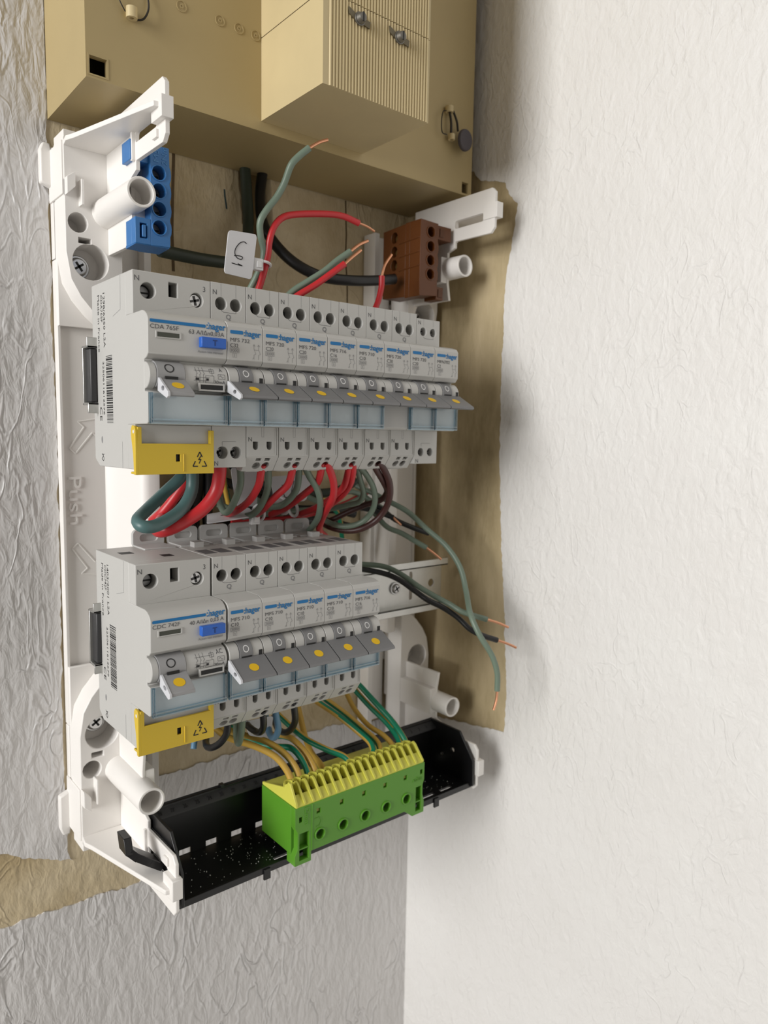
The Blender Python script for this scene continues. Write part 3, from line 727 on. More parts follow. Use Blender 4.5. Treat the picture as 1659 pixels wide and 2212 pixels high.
    cyl_line(g, [(19.6, 0.6), (28.2, 0.6)]); cyl_line(g, [(19.6, -2.2), (26.4, -2.2)]); cyl_line(g, [(19.2, -3.6), (26.0, -3.6)])
    cyl_line(g, [(24.6, -1.4), (28.4, -1.4), (28.4, -4.4), (24.6, -4.4), (24.6, -1.4)]); cyl_line(g, [(26.6, 1.4), (28.6, 1.4), (28.6, -0.2), (26.6, -0.2), (26.6, 1.4)]); cyl_line(g, [(27.6, 2), (27.6, -1.4)])
    cyl_line(g, [(30.4, -0.6), (33.6, -0.6), (33.6, -2.6), (30.4, -2.6), (30.4, -0.6)]); cyl_line(g, [(31, -1.6), (31.6, -1.0), (32.4, -2.1), (33, -1.6)])
    cyl_line(k, [(20.0, -3.0), (21.6, -3.0)], 0.9); cyl_line(k, [(24.9, -3.0), (26.0, -3.0)], 0.9)
    # printing on the left side
    sd = lambda yy, z: (lambda a, bb, d: (-0.06, yy-bb, z-a))
    text(k, date, 3.3, sd(35.9, 36.4), width=24.2); text(k, code, 3.3, sd(39.3, 35.8), width=12.0)
    text(k, 'Made in France', 3.3, sd(43.2, 36.2), width=25.6)
    text(k, '3250611612'+('576' if typ == 'A' else '679'), 2.6, sd(38.0, 6.0), width=24.2)
    text(k, 'CE', 4.4, sd(43.0, -14.6), width=6.4)
    random.seed(3 if typ == 'A' else 5); z = 8.2
    while z > -22:
        h = random.choice((0.28, 0.28, 0.5, 0.75)); k.add([(-0.06, 33.5, z), (-0.06, 25.6, z), (-0.06, 25.6, z-h), (-0.06, 33.5, z-h)], [[0, 1, 2, 3]]); z -= h+random.choice((0.28, 0.28, 0.5))
    ribbon(k, [(41.6, -36.2), (39.6, -37.2), (41.8, -38.6), (39.6, -39.6), (38.8, -38.4), (40.4, -36.6), (38.6, -36.4)], 0.35, 'YZ', -0.06)
    l.add([(-0.06, 40.9+0.9*math.cos(2*math.pi*i/18), -29.7+1.6*math.sin(2*math.pi*i/18)) for i in range(18)], [list(range(18))])
    ribbon(l, [(13.9, 41.3), (14.3, 26.8), (23.5, 24.8)], 0.16, 'YZ', -0.05); ribbon(l, [(14.8, -30.1), (15.0, -42.0)], 0.2, 'YZ', -0.05)
    g.build('printed_text', PRINT, t)['kind'] = 'stuff'; l.build('printed_symbols', PRINTL, t)['kind'] = 'stuff'; b.build('brand_lettering', BRAND, t)['kind'] = 'stuff'; k.build('black_printing', BLACKP, t)['kind'] = 'stuff'
    return t

Z1, Z2 = 62.5, -62.0
X0 = 2*PITCH
residual_device(0, Z1, 'CDA 765F', '63 A/I\u0394n0,03A', 'A', '1298/6450 L2A', 'CDA765F', 'wide grey residual current breaker CDA 765F at the left end of the upper row', True)
X0 = 2*PITCH
TOP = [('A', 'MFS 732', 'C32', 'grey breaker marked C32, first one beside the wide CDA 765F unit', True),
       ('B', 'MFS 720', 'C20', 'grey C20 breaker directly right of the C32 breaker, upper row', True),
       ('B', 'MFS 720', 'C20', 'grey C20 breaker directly left of the C16 breaker in the upper row', True),
       ('B', 'MFS 716', 'C16', 'grey breaker marked MFS 716 C16 in the middle of the upper row', True),
       ('B', 'MFS 710', 'C10', 'grey breaker marked C10, the only C10 in the upper row', True),
       ('B', 'MFS 720', 'C20', 'grey C20 breaker missing its clear label window, upper row', False),
       ('B', 'MFS 720', 'C20', 'grey C20 breaker second from the right end of the upper row', True),
       ('C', 'MFN702', 'C2', 'slightly shorter grey breaker MFN702 C2 at the right end of the upper row', True)]
for i, (k, m, r, lab, win) in enumerate(TOP):
    circuit_breaker(k, X0+i*PITCH, Z1, m, r, lab, 'breakers of the upper row', win)
residual_device(-1.0, Z2, 'CDC 742F', '40 A/I\u0394n 0,03 A', 'AC', '1403/2001 L2A', 'CDC742F', 'wide grey residual current breaker CDC 742F at the left end of the lower row', False)
LOW = [('MFS 710', 'C10', 'grey C10 breaker beside the wide CDC 742F unit, lower row'),
       ('MFS 710', 'C10', 'second grey C10 breaker from the left in the lower row'),
       ('MFS 710', 'C10', 'third grey C10 breaker from the left in the lower row'),
       ('MFS 710', 'C10', 'grey C10 breaker directly left of the C16 breaker in the lower row'),
       ('MFS 716', 'C16', 'grey C16 breaker at the right end of the lower row, beside the bare rail')]
for i, (m, r, lab) in enumerate(LOW):
    circuit_breaker('B', X0-0.3+i*PITCH, Z2, m, r, lab, 'breakers of the lower row')

# ================================================================== TERMINAL BLOCKS
t = thing('terminal_block', 'blue four-way terminal block clipped into the top left bracket', 'terminal block', (16, 37, 124))
O = Vector((16, 37, 124))
def loc(fr): return fr
w = MB()     # local: x 0..17, y 0..16, z 0..46
hz = [8.9, 17.3, 25.6, 33.7]
sil = [(7.5, 0.2), (17, 0.6)]
for z in hz: sil += [(16.6+1.2*math.cos(a), z+3.9*math.sin(a)) for a in (-1.2, -0.6, 0, 0.6, 1.2)]
sil += [(16.8, 46), (7.5, 46)]
w.plate(sil, [circle(11.6, z, 3.2, 22) for z in hz], 'XZ', 0, 9)
w.plate(sil, [], 'XZ', 9, 17)
w.plate(rect(0, 7.5, 0.2, 12), [rect(2.2, 5.6, 2.6, 9.6)], 'XZ', 0.05, 5); w.box(0.05, 7.5, 5, 12, 0.2, 11.8)
w.prism([(0.4, 0.0), (13, -0.5), (13, 1), (0.4, 3)], 'YZ', 0.2, 16.6)
w.box(-1.2, 7.6, 2, 12, 37.5, 46.6)
w.build('body', BLUE, t, bevel=0.35)
for z in hz: w = MB(); w.pipe((11.6, -0.5, z), (0, 1, 0), 3.75, 3.2, 1.0, 22); w.build('collar', BLUE, t, bevel=0.15)
w = MB(); w.prism([(3.2, 3.4), (5.0, 3.2), (5.0, 9.0), (3.2, 8.8)], 'XZ', -0.4, 3.5); w.build('latch', BLUE, t, bevel=0.3)
for z in hz:
    w = MB(); w.cyl((11.6, 6.6, z), (0, 1, 0), 2.9, 2, 18); sc = w.build('terminal_screw', mat('screw_shaded', (0.22, 0.22, 0.22), 0.35, 0.9), t)
    w = MB(); w.box(9.2, 14, 6.4, 6.8, z-0.4, z+0.4); w.build('screw_slot', DARK, sc)
w = MB(); text(w, '2Nm', 3.6, lambda a, b, d: (15.6-b, -d, 37.8+a), width=8.0, depth=0.25)
text(w, 'M5', 3.6, lambda a, b, d: (11.6-b, -d, 38.4+a), width=5.6, depth=0.25)
w.build('moulded_lettering', mat('blue_terminal_light', (0.07, 0.24, 0.52), 0.4), t)

t = thing('terminal_block', 'brown four-way terminal block clipped into the top right bracket', 'terminal block', (194, 37, 122))
w = MB()     # local x 0..15, y 0..34, z 0..48
hz = [15.5, 23.9, 32.3, 41.0]
sil = [(0, 1.5), (15, 3)]
for z in hz: sil += [(14.3+1.2*math.cos(a), z+3.9*math.sin(a)) for a in (-1.2, -0.6, 0, 0.6, 1.2)]
sil += [(14.8, 47), (0, 47.5)]
w.plate(sil, [circle(8.6, z, 3.1, 22) for z in hz], 'XZ', 0, 10); w.plate(sil, [], 'XZ', 10, 14)
w.plate([(14.02, 2.2), (36, 3.5), (36, 46), (14.02, 47)], [circle(25, z-0.6, 3.0, 20, 0, 3.5) for z in hz], 'YZ', 0, 7); w.box(7.02, 14.9, 14.02, 35.8, 3.6, 45.8)
for z in hz[:-1]: w.prism([(1, z+4.0), (20, z+3.2), (20, z+4.2), (1, z+4.9)], 'YZ', -0.35, 0.1)
w.box(15, 21, 1, 12, 1, 9); w.box(15, 27, 1, 14, 38, 46.5)
w.build('body', BROWN, t, bevel=0.35)
for z in hz: w = MB(); w.pipe((8.6, -0.5, z), (0, 1, 0), 3.7, 3.1, 1.0, 22); w.build('collar', BROWN, t, bevel=0.15)
for z in hz[1:]:
    w = MB(); w.cyl((3.0, 25, z-0.6), (1, 0, 0), 2.2, 2, 16); w.build('clamp', BRASS, t)
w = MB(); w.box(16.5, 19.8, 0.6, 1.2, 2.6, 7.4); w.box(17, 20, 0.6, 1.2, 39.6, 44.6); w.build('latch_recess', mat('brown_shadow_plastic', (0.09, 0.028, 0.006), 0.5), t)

# black support tray for the earth bar
tray = thing('terminal_tray', 'long black plastic tray spanning the bottom brackets under the breakers', 'tray', (20, 45, -190))
L = 202.0
w = MB()
win = [rect(15.4*i+16.4, 15.4*i+23, 0.8, 4.4) for i in range(0, 12)]
w.plate(rect(0, L, 0, 32.5), win, 'XZ', -1.5, 0)
w.plate(rect(0, L, -38, -1.5), [rect(15.4*i+9, 15.4*i+19, -34.5, -32.2) for i in range(3, 12)], 'XY', -0.6, 0.8)
w.box(0, L, -38.6, -37.2, -2.0, 1.6)
for s, x in ((0, 0), (1, L-1.6)):
    hl = [circle(-22, 18, 1.6, 14), circle(-12, 12, 1.4, 14)] if s else []
    w.plate([(0, 33), (-28, 33), (-40.5, 17), (-41, 0), (-38, -1.6), (0, -1.6)], hl, 'YZ', x, x+1.6)
w.box(46, 50, -39.6, -38.2, -5, 0.7); w.box(168, 172, -39.6, -38.2, -5, 0.7)
w.box(40, 42.5, -3, 0, 32.5, 34.5)
w.build('shelf', BLACK, tray, bevel=0.25)
w = MB(); w.prism([(0.6, 33.2), (-5.4, 28.6), (-5.8, 27.4), (-4.2, 27.4), (0.6, 31.4)], 'YZ', 0, L); w.build('upper_lip', BLACKL, tray, bevel=0.2)
w = MB()
for i in range(28): text(w, str(28-i), 2.3, (lambda xx: (lambda a, b, d: (xx+a, -4.7+b*1.15-d*0.6, 29.2+b*0.9+d*0.75)))(4+7*i), depth=0.25)
w.build('moulded_lettering', BLACKL, tray)['kind'] = 'stuff'
w = MB()     # bent release lever at the left end
lev = [(-17.6, -15, 32), (-17.8, -18, 26), (-14.8, -19, 22.8), (-9, -20, 18.6), (-3.4, -20.5, 14.5), (0.4, -18, 16.5)]
for a, b in zip(lev[:-1], lev[1:]):
    a, b = Vector(a), Vector(b); d = (b-a).normalized(); n = Vector((0, 1, 0)); u = d.cross(n).normalized()
    h = 4.6; k = 1.9
    v = [a+u*k-n*h, a-u*k-n*h, a-u*k+n*h, a+u*k+n*h, b+d*1.2+u*k-n*h, b+d*1.2-u*k-n*h, b+d*1.2-u*k+n*h, b+d*1.2+u*k+n*h]
    w.add(v, [[0, 1, 2, 3], [7, 6, 5, 4], [0, 4, 5, 1], [1, 5, 6, 2], [2, 6, 7, 3], [3, 7, 4, 0]])
for k in range(3): w.box(-19.4, -18.9, -17.6+2.2*k, -16.8+2.2*k, 25.4, 31.4)
w.build('release_lever', BLACK, tray, bevel=0.5)
w = MB(); w.prism([(2, 26), (-30, 26), (-36, 20), (-34, 17), (-8, 22), (2, 20)], 'YZ', -0.9, 0.5); w.prism([(-2, 20), (-34, 2), (-36, 6), (-10, 22)], 'YZ', -0.6, 0.4)
w.build('hinge_arm', BLACK, tray, bevel=0.4)

# plaster crumbs on the tray floor
w = MB(); random.seed(11)
for i in range(150):
    x = 24+random.random()**0.8*62 if i < 110 else random.uniform(172, 214); y = random.uniform(11, 40); r = random.uniform(0.10, 0.32)
    w.cyl((x, y, -189.2), (0, 0, 1), r, r*1.2, 5, r*0.6)
o = w.build('plaster_crumbs', mat('white_crumbs', (0.7, 0.7, 0.68), 0.8)); tag(o, 'white plaster crumbs scattered over the black tray floor', 'crumbs', kind='stuff')

# green and yellow earth bar
eb = thing('earth_terminal_bar', 'green earth terminal bar with yellow toothed top clipped to the black tray', 'terminal block', (80, -2, -190))
GX = 91.6      # local: x 0..91.6, y 0..36, z 0..33
w = MB()
sq = [rect(14.9+15.4*i-1.3, 14.9+15.4*i+1.3, 25.8, 28.6) for i in range(5)]
ci = [circle(15.8+15.4*i, 14.0, 2.7, 22) for i in range(5)]
fl = [(0, 0.8), (10.3, 0.8), (10.3, 6.2), (76.2, 6.2), (82.4, 1.4), (GX, 1.4), (GX, 8.5), (90.4, 13), (90.4, 19), (GX, 22), (GX, 32.6), (0, 32.6), (0, 22), (1.6, 19), (1.6, 9.5), (0, 6.5)]
hook = [rect(2.8, 8.8, 3, 18), rect(85, 89.4, 3.4, 18.5), rect(2.6, 4.6, 24.2, 27.2), rect(88.2, 90.2, 25.8, 28.6)]
w.plate(fl, sq+ci+hook, 'XZ', 0, 4)
w.box(1.62, 90, 4.02, 33.9, 6.3, 32.5)
w.box(0, 1.6, 4.0, 34, 6, 32.6); w.box(GX-1.2, GX, 4, 34, 6.4, 32.5)
w.box(0, 2.4, 4.0, 8, 0.8, 5.9); w.box(2.4, 10, 0.4, 5, 8.6, 9.4); w.box(85, 90, 0.4, 5, 8.6, 9.4); w.box(10.4, 10.8, -0.35, 0.2, 6.4, 32.4)
w.box(2.6, 10, 0.4, 5, 0.95, 2.2); w.box(8.8, 10.2, 4.02, 6, 0.9, 6)
w.build('body', GREEN, eb, bevel=0.3)
for i in range(5): w = MB(); w.pipe((15.8+15.4*i, -0.7, 14.0), (0, 1, 0), 3.5, 2.7, 1.2, 24); w.build('screw_collar', GREEN, eb, bevel=0.2)
for i in range(5):
    w = MB(); w.cyl((15.8+15.4*i, 3.2, 14.0), (0, 1, 0), 2.4, 1.0, 18); sc = w.build('terminal_screw', MATS['screw_shaded'], eb)
    w = MB(); phillips(w, 15.8+15.4*i, 14.0, 2.9, 1.6, 0.4); w.build('screw_slot', DARK, sc)
for i in range(5): w = MB(); w.box(14.9+15.4*i-0.8, 14.9+15.4*i+1.3, 1.4, 2.2, 26.2, 28.6); w.build('latch_nub', mat('yellow_nub', (0.45, 0.48, 0.12), 0.5), eb)
w = MB()
text(w, '12mm', 4.0, lambda a, b, d: (6.2+b, -d, 31.8-a), width=9.6, depth=0.25)
text(w, 'hager', 3.6, lambda a, b, d: (89.4-a, -d, 24.2-b), width=7.6, depth=0.25)
ribbon(w, [(12.4, 23.5), (15.4, 23.5), (16.6, 21.6), (15.4, 18.8), (13.4, 18.8)], 0.4, 'XZ', -0.25)
w.build('moulded_lettering', GREEN, eb)['kind'] = 'stuff'
ins = MB()
ins.prism([(35, 33.6), (29, 35.4), (12.6, 36.2), (12.6, 33), (0.4, 33.4), (0.4, 32), (35, 32)], 'YZ', 1.0, GX-0.6)
ins.prism([(35, 34), (29.4, 35.2), (10.4, 40.2), (8.6, 44.0), (6.4, 43.8), (0.2, 33.8), (0.2, 32.4), (35, 32.4)], 'YZ', 0.8, 2.2)
ins.build('insert_base', LIME, eb, bevel=0.3)
n = 17; pitch = (GX-2.4)/n
fin = MB(); fin.prism([(11.6, 33), (11.6, 41.2), (9.6, 42.6), (7.6, 41.8), (0.3, 34.0), (0.3, 33)], 'YZ', -0.55, 0.55)
me_fin = fin.mesh('insert_tooth', LIME)
cup = MB()
A = [(pitch/2+(pitch/2-0.5)*math.cos(a), 12.2+2.4*math.sin(a)) for a in [math.pi*i/8 for i in range(9)]]
B = [(pitch/2+(pitch/2+0.3)*math.cos(a), 12.2+3.4*math.sin(a)) for a in [math.pi*i/8 for i in range(9)]]
cup.prism(A+B[::-1], 'XY', 35.5, 41.6)
cup.prism([(0.3, 33.2), (5.2, 37.2), (6.6, 36.4), (6.6, 32.8)], 'YZ', 0.5, pitch-0.5)
me_cup = cup.mesh('wire_cup', LIME)
for i in range(n+1):
    o = bpy.data.objects.new('insert_tooth', me_fin); col.objects.link(o); o.parent = eb; o.location = ((1.3+i*pitch)*S, 0, 0)
    if i < n:
        o = bpy.data.objects.new('wire_cup', me_cup); col.objects.link(o); o.parent = eb; o.location = ((1.3+i*pitch)*S, 0, 0)
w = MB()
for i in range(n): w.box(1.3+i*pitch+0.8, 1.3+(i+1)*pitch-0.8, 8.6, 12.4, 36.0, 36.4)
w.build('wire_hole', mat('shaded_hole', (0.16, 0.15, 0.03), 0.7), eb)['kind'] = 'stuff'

# ================================================================== WIRES
WIRES = {
 'T_green_up':(1.7,[(71.9,30.0,109.6),(74.2,28.0,115.3),(76.6,26.0,122.2),(77.0,25.0,128.9),(74.6,24.0,135.0),(73.2,22.0,141.1),(75.4,20.0,146.6),(79.7,17.0,153.4),(82.1,14.0,159.8),(83.3,10.0,167.2),(86.5,8.0,171.7),(91.3,6.0,176.3)],[(91.3,6.0,176.3),(96.1,5.0,179.8),(100.9,4.0,182.1)]),
 'T_red_up':(1.7,[(73.6,26.0,107.0),(75.7,25.0,113.9),(78.6,24.0,125.6),(79.1,23.0,133.4),(81.1,22.0,140.3),(85.4,21.0,145.4),(93.0,20.0,148.3),(108.8,18.0,151.2),(120.0,17.0,152.1),(130.1,16.0,150.2)],[(130.1,16.0,150.2),(134.7,15.0,149.2),(139.4,14.0,147.2)]),
 'T_green_mid':(1.7,[(88.8,24.0,106.4),(93.4,22.0,111.1),(100.3,20.0,116.0),(109.1,18.0,122.2),(116.0,16.0,128.4),(123.2,14.0,134.0)],[(123.2,14.0,134.0),(128.0,13.0,138.0),(133.4,12.0,140.9)]),
 'T_red_mid':(1.7,[(89.1,20.0,104.7),(94.8,18.0,108.9),(102.0,16.0,113.8),(108.4,14.0,118.9),(113.1,12.0,122.8),(117.2,11.0,126.1)],[(117.2,11.0,126.1),(121.2,10.0,129.9),(126.5,9.0,134.4)]),
 'T_red_short':(1.7,[(152.7,30.0,108.3),(155.7,30.0,114.4),(157.9,30.0,122.5),(158.1,30.0,128.8)],[(158.1,30.0,128.8),(160.1,30.0,135.1),(165.2,30.0,142.0)]),
 'T_black':(3.2,[(117.8,96.0,195.6),(113.5,92.0,179.0),(110.2,84.0,162.0),(111.4,76.0,150.2),(117.5,68.0,139.3),(126.5,62.0,132.4),(138.5,58.0,129.1),(155.1,55.0,129.4),(172.2,54.0,131.7),(187.0,53.0,134.6)],None),
 'T_dkgreen':(3.2,[(104.7,95.0,196.3),(104.5,92.0,177.1),(102.1,86.0,157.0),(94.7,76.0,139.5),(82.0,66.0,130.5),(65.2,60.0,127.6),(49.0,56.0,126.6),(33.8,52.0,126.2)],None),
 'M_teal':(3.0,[(37.8,34.0,20.6),(35.6,34.0,14.9),(27.4,34.0,7.6),(15.0,26.0,0.4),(6.7,16.0,-3.1),(7.5,10.0,-5.5),(15.4,12.0,-4.9),(28.2,18.0,0.4),(35.5,22.0,8.9),(36.2,22.0,21.2)],None),
 'M_redback':(2.6,[(44.3,44.0,18.9),(42.7,45.0,11.7),(37.7,48.0,2.7),(33.1,52.0,-4.6),(31.3,60.0,-9.4)],None),
 'M_redthick':(3.2,[(44.5,10.0,22.7),(45.2,12.0,17.0),(44.2,14.0,8.7),(38.8,16.0,0.7),(29.8,17.0,-5.1),(22.2,18.0,-8.4),(20.1,24.0,-9.8),(23.1,34.0,-9.6),(32.7,50.0,-7.3)],None),
 'M_green1':(1.8,[(56.7,14.0,22.4),(58.7,16.0,16.5),(59.3,18.0,10.2),(58.9,24.0,1.3),(58.1,30.0,-3.7),(58.3,36.0,-1.3),(62.3,46.0,3.7),(69.6,58.0,10.2)],None),
 'M_red2':(1.9,[(65.2,6.0,21.7),(65.4,8.0,17.1),(66.3,12.0,10.8),(66.1,20.0,3.2),(64.9,30.0,-2.6),(65.9,42.0,-6.0),(67.2,58.0,-9.6)],None),
 'M_green2':(1.8,[(71.6,12.0,22.3),(74.5,16.0,15.0),(76.1,20.0,7.6),(76.3,26.0,-0.1),(75.9,34.0,-5.8),(76.4,46.0,-8.5)],None),
 'M_red3':(1.9,[(83.1,6.0,21.5),(83.3,8.0,17.1),(83.4,12.0,10.8),(80.7,18.0,5.2),(79.3,24.0,0.4),(79.8,32.0,-4.1),(82.1,46.0,-9.3)],None),
 'M_green3':(1.8,[(90.3,12.0,21.3),(92.7,16.0,14.6),(93.8,20.0,7.4),(92.4,26.0,1.1),(91.0,34.0,-2.5),(90.8,46.0,-3.1),(92.9,60.0,-1.2)],None),
 'M_green4':(1.8,[(91.9,10.0,21.4),(96.7,12.0,15.2),(103.1,14.0,8.0),(108.0,18.0,0.3),(112.4,26.0,-8.3),(118.2,40.0,-15.7),(123.7,54.0,-21.5)],None),
 'M_red4':(1.9,[(100.4,6.0,22.2),(101.6,9.0,16.0),(102.8,14.0,10.8),(100.9,20.0,6.2),(99.0,28.0,0.9),(97.9,38.0,-4.3),(97.4,52.0,-9.2)],None),
 'M_red5':(2.0,[(102.6,5.0,22.2),(106.3,6.0,16.8),(109.7,8.0,10.2),(112.0,12.0,3.1),(113.7,20.0,-4.0),(118.4,32.0,-11.9),(125.5,44.0,-19.1),(135.1,52.0,-24.3)],None),
 'M_red6':(1.9,[(118.4,6.0,21.5),(119.5,9.0,15.6),(120.1,13.0,9.0),(119.1,18.0,4.7),(118.5,26.0,-0.1),(116.6,36.0,-5.1),(116.4,50.0,-9.6)],None),
 'M_red7':(1.6,[(120.5,5.0,21.0),(121.8,7.0,16.4),(123.0,11.0,9.9),(122.1,16.0,4.2),(121.6,24.0,-0.8),(123.1,36.0,-6.5)],None),
 'M_green5':(1.6,[(127.7,12.0,20.4),(133.5,16.0,12.3),(139.1,20.0,4.0),(140.8,26.0,-1.6),(138.1,34.0,-4.1),(135.3,44.0,-6.7),(133.3,58.0,-9.9)],None),
 'M_green6':(1.7,[(126.8,10.0,21.0),(134.3,12.0,15.4),(141.3,14.0,7.8),(146.1,18.0,-0.7),(147.6,24.0,-8.8),(144.8,30.0,-14.7),(139.1,36.0,-16.9),(134.8,44.0,-16.1),(135.4,56.0,-14.0)],None),
 'M_brown1':(1.8,[(134.3,6.0,21.8),(139.3,8.0,17.0),(147.4,12.0,10.4),(155.0,18.0,4.4),(156.8,26.0,-1.2),(150.2,34.0,-4.9),(144.2,42.0,-9.5),(139.4,52.0,-15.0),(137.8,62.0,-17.7)],None),
 'M_brown2':(1.9,[(137.4,5.0,22.3),(142.6,6.0,17.9),(148.2,8.0,10.6),(152.1,12.0,2.2),(153.8,18.0,-5.9),(151.2,24.0,-13.4),(144.9,30.0,-18.3),(139.6,38.0,-19.7),(135.6,48.0,-18.3),(136.4,60.0,-15.9)],None),
 'M_black1':(1.7,[(160.2,66.0,-8.2),(172.4,60.0,-10.4),(179.1,54.0,-12.6),(185.8,48.0,-15.7)],[(185.8,48.0,-15.7),(187.3,46.0,-18.0),(189.7,45.0,-20.4)]),
 'M_black2':(1.7,[(177.0,66.0,-5.4),(183.1,58.0,-10.4),(188.8,50.0,-17.3),(198.4,44.0,-22.4),(209.7,40.0,-26.7)],[(209.7,40.0,-26.7),(210.9,39.5,-27.2),(212.1,39.0,-27.7)]),
 'M_green7':(1.7,[(177.1,66.0,-8.4),(179.3,58.0,-14.5),(182.2,50.0,-21.7),(189.7,44.0,-25.7),(196.1,38.0,-30.6),(202.3,34.0,-34.8)],[(202.3,34.0,-34.8),(206.7,32.0,-38.3),(212.0,30.0,-42.8)]),
 'M_greenlong':(1.7,[(172.3,70.0,3.6),(177.2,60.0,-0.1),(181.8,50.0,-4.6),(190.6,40.0,-11.3),(198.2,30.0,-21.7),(204.9,18.0,-32.3),(207.3,8.0,-44.4),(204.9,0.0,-57.7),(194.4,-14.0,-67.3),(194.0,-22.0,-78.1),(199.9,-27.0,-90.4),(203.0,-29.0,-101.2),(203.6,-29.0,-112.3)],[(203.6,-29.0,-112.3),(203.1,-29.0,-117.9),(200.9,-29.0,-123.6)]),
 'R_green':(1.7,[(148.5,52.0,-42.7),(159.9,46.0,-43.3),(170.5,38.0,-44.6),(176.1,28.0,-48.6),(181.6,18.0,-55.1),(187.4,10.0,-60.2),(192.8,2.0,-64.5),(196.4,-6.0,-68.3),(209.2,-14.0,-73.2)],[(209.2,-14.0,-73.2),(215.6,-17.0,-75.5),(222.1,-20.0,-78.8)]),
 'R_black':(1.7,[(145.6,48.0,-43.9),(156.8,42.0,-45.5),(167.3,34.0,-48.0),(173.0,26.0,-51.4),(179.0,18.0,-57.7),(182.1,10.0,-62.1),(189.7,4.0,-66.8),(195.7,-3.0,-72.6),(199.3,-9.0,-78.4),(204.8,-14.0,-82.2),(214.6,-18.0,-86.1)],[(214.6,-18.0,-86.1),(220.2,-21.0,-88.4),(225.5,-24.0,-91.2)]),
 'B_green':(1.7,[(71.3,66.0,-3.3),(88.4,60.0,-9.0),(105.6,58.0,-9.2),(124.9,58.0,-8.6),(150.3,60.0,-8.4),(177.0,66.0,-2.3)],None),
 'B_red':(1.7,[(77.8,62.0,-13.8),(94.4,60.0,-13.1),(111.9,58.0,-12.8),(131.6,58.0,-10.6),(155.4,62.0,-7.0),(184.0,70.0,0.2)],None),
 'B_darkA':(3.0,[(64.3,80.0,30.0),(69.8,86.0,8.5),(67.6,88.0,-13.2),(68.8,88.0,-40.7)],None),  # A to C: black sheath bundle, added to deepen the dark left gap
 'B_darkB':(3.0,[(71.7,80.0,30.0),(75.2,84.0,8.5),(74.8,86.0,-13.4),(77.6,88.0,-41.6)],None),
 'B_darkC':(3.0,[(58.4,84.0,29.8),(61.6,88.0,8.6),(60.0,90.0,-12.9),(61.0,90.0,-40.2)],None),
 'B_yg':(1.6,[(71.7,62.0,22.7),(78.0,70.0,6.6),(86.2,78.0,-10.6),(95.5,84.0,-31.4)],None),
 'B_yg2':(1.6,[(150.9,76.0,-5.0),(163.5,78.0,-14.9),(168.1,80.0,-27.7),(171.4,82.0,-43.9)],None),
 'B_green2':(1.7,[(127.3,72.0,2.0),(145.3,68.0,-5.6),(165.6,66.0,0.5),(187.9,60.0,-11.5)],None),
 'B_dark3':(2.6,[(107.1,82.0,7.7),(121.4,84.0,-7.3),(136.4,86.0,-20.1),(152.2,88.0,-39.8)],None),
 'B_dark4':(2.6,[(89.5,84.0,8.1),(103.0,86.0,-6.6),(110.5,88.0,-21.6),(120.5,88.0,-40.0)],None),
 'B_dark5':(3.0,[(84.3,92.0,-20.2),(105.2,90.0,-18.0),(131.9,90.0,-18.5),(160.8,90.0,-20.9),(184.1,90.0,-26.8)],None),  # this and the next two: cables added to deepen shade between the rows
 'B_dark6':(3.0,[(87.5,92.0,7.6),(109.6,92.0,1.8),(140.1,92.0,-1.6),(169.6,92.0,-1.5),(189.1,92.0,4.8)],None),
 'B_dark7':(3.0,[(94.3,93.0,18.6),(113.4,93.0,-4.8),(140.2,92.0,-11.9),(169.7,92.0,-13.4),(187.5,92.0,-17.6)],None),
 'E1':(1.8,[(54.2,50.0,-116.8),(58.0,44.0,-122.9),(63.2,38.0,-127.9),(74.6,30.0,-132.9),(82.6,22.0,-138.2),(86.8,16.0,-145.9),(87.9,12.0,-154.1)],None),
 'E2':(1.8,[(63.4,52.0,-123.7),(70.2,46.0,-129.3),(77.4,38.0,-131.1),(83.6,31.0,-133.5),(89.7,23.0,-139.2),(92.5,16.0,-146.2),(93.0,12.0,-155.4)],None),
 'E3':(1.8,[(73.2,60.0,-130.0),(80.7,52.0,-136.7),(86.7,44.0,-140.0),(92.6,36.0,-140.1),(96.5,28.0,-139.1),(98.7,21.0,-143.2),(99.5,16.0,-149.6),(97.5,12.0,-155.4)],None),
 'E4':(1.8,[(92.1,56.0,-134.8),(95.5,46.0,-137.4),(98.7,40.0,-136.7),(100.5,32.0,-136.7),(103.1,23.0,-142.1),(104.4,16.0,-149.4),(104.0,12.0,-156.9)],None),
 'E5':(1.8,[(123.5,66.0,-125.0),(121.8,58.0,-135.5),(119.0,48.0,-145.0),(115.4,36.0,-149.6),(113.1,24.0,-151.1),(111.4,16.0,-153.1),(109.0,12.0,-156.8)],None),
 'E6':(1.8,[(102.6,66.0,-126.2),(105.9,58.0,-131.1),(109.1,48.0,-136.4),(113.4,38.0,-141.8),(119.6,26.0,-145.5),(126.8,18.0,-149.1),(128.4,12.0,-154.3)],None),
 'E7':(1.8,[(134.0,60.0,-123.1),(138.0,54.0,-127.6),(145.8,44.0,-135.6),(152.0,32.0,-143.9),(153.9,22.0,-148.4),(150.7,14.0,-151.1)],None),
 'E8':(1.8,[(127.5,58.0,-123.5),(132.1,52.0,-128.4),(139.4,42.0,-135.2),(145.4,30.0,-142.5),(147.2,20.0,-146.8),(144.5,13.0,-150.8)],None),
 'E9':(1.6,[(157.8,62.0,-125.1),(156.8,56.0,-130.0),(156.8,48.0,-137.0),(158.8,37.0,-144.0),(162.3,26.0,-147.8),(163.1,18.0,-151.8),(160.0,12.0,-155.5)],None),
 'E10':(1.8,[(159.3,60.0,-121.8),(162.4,54.0,-128.1),(166.1,44.0,-136.1),(169.4,32.0,-143.2),(168.9,20.0,-149.3),(165.5,12.0,-155.6)],None),
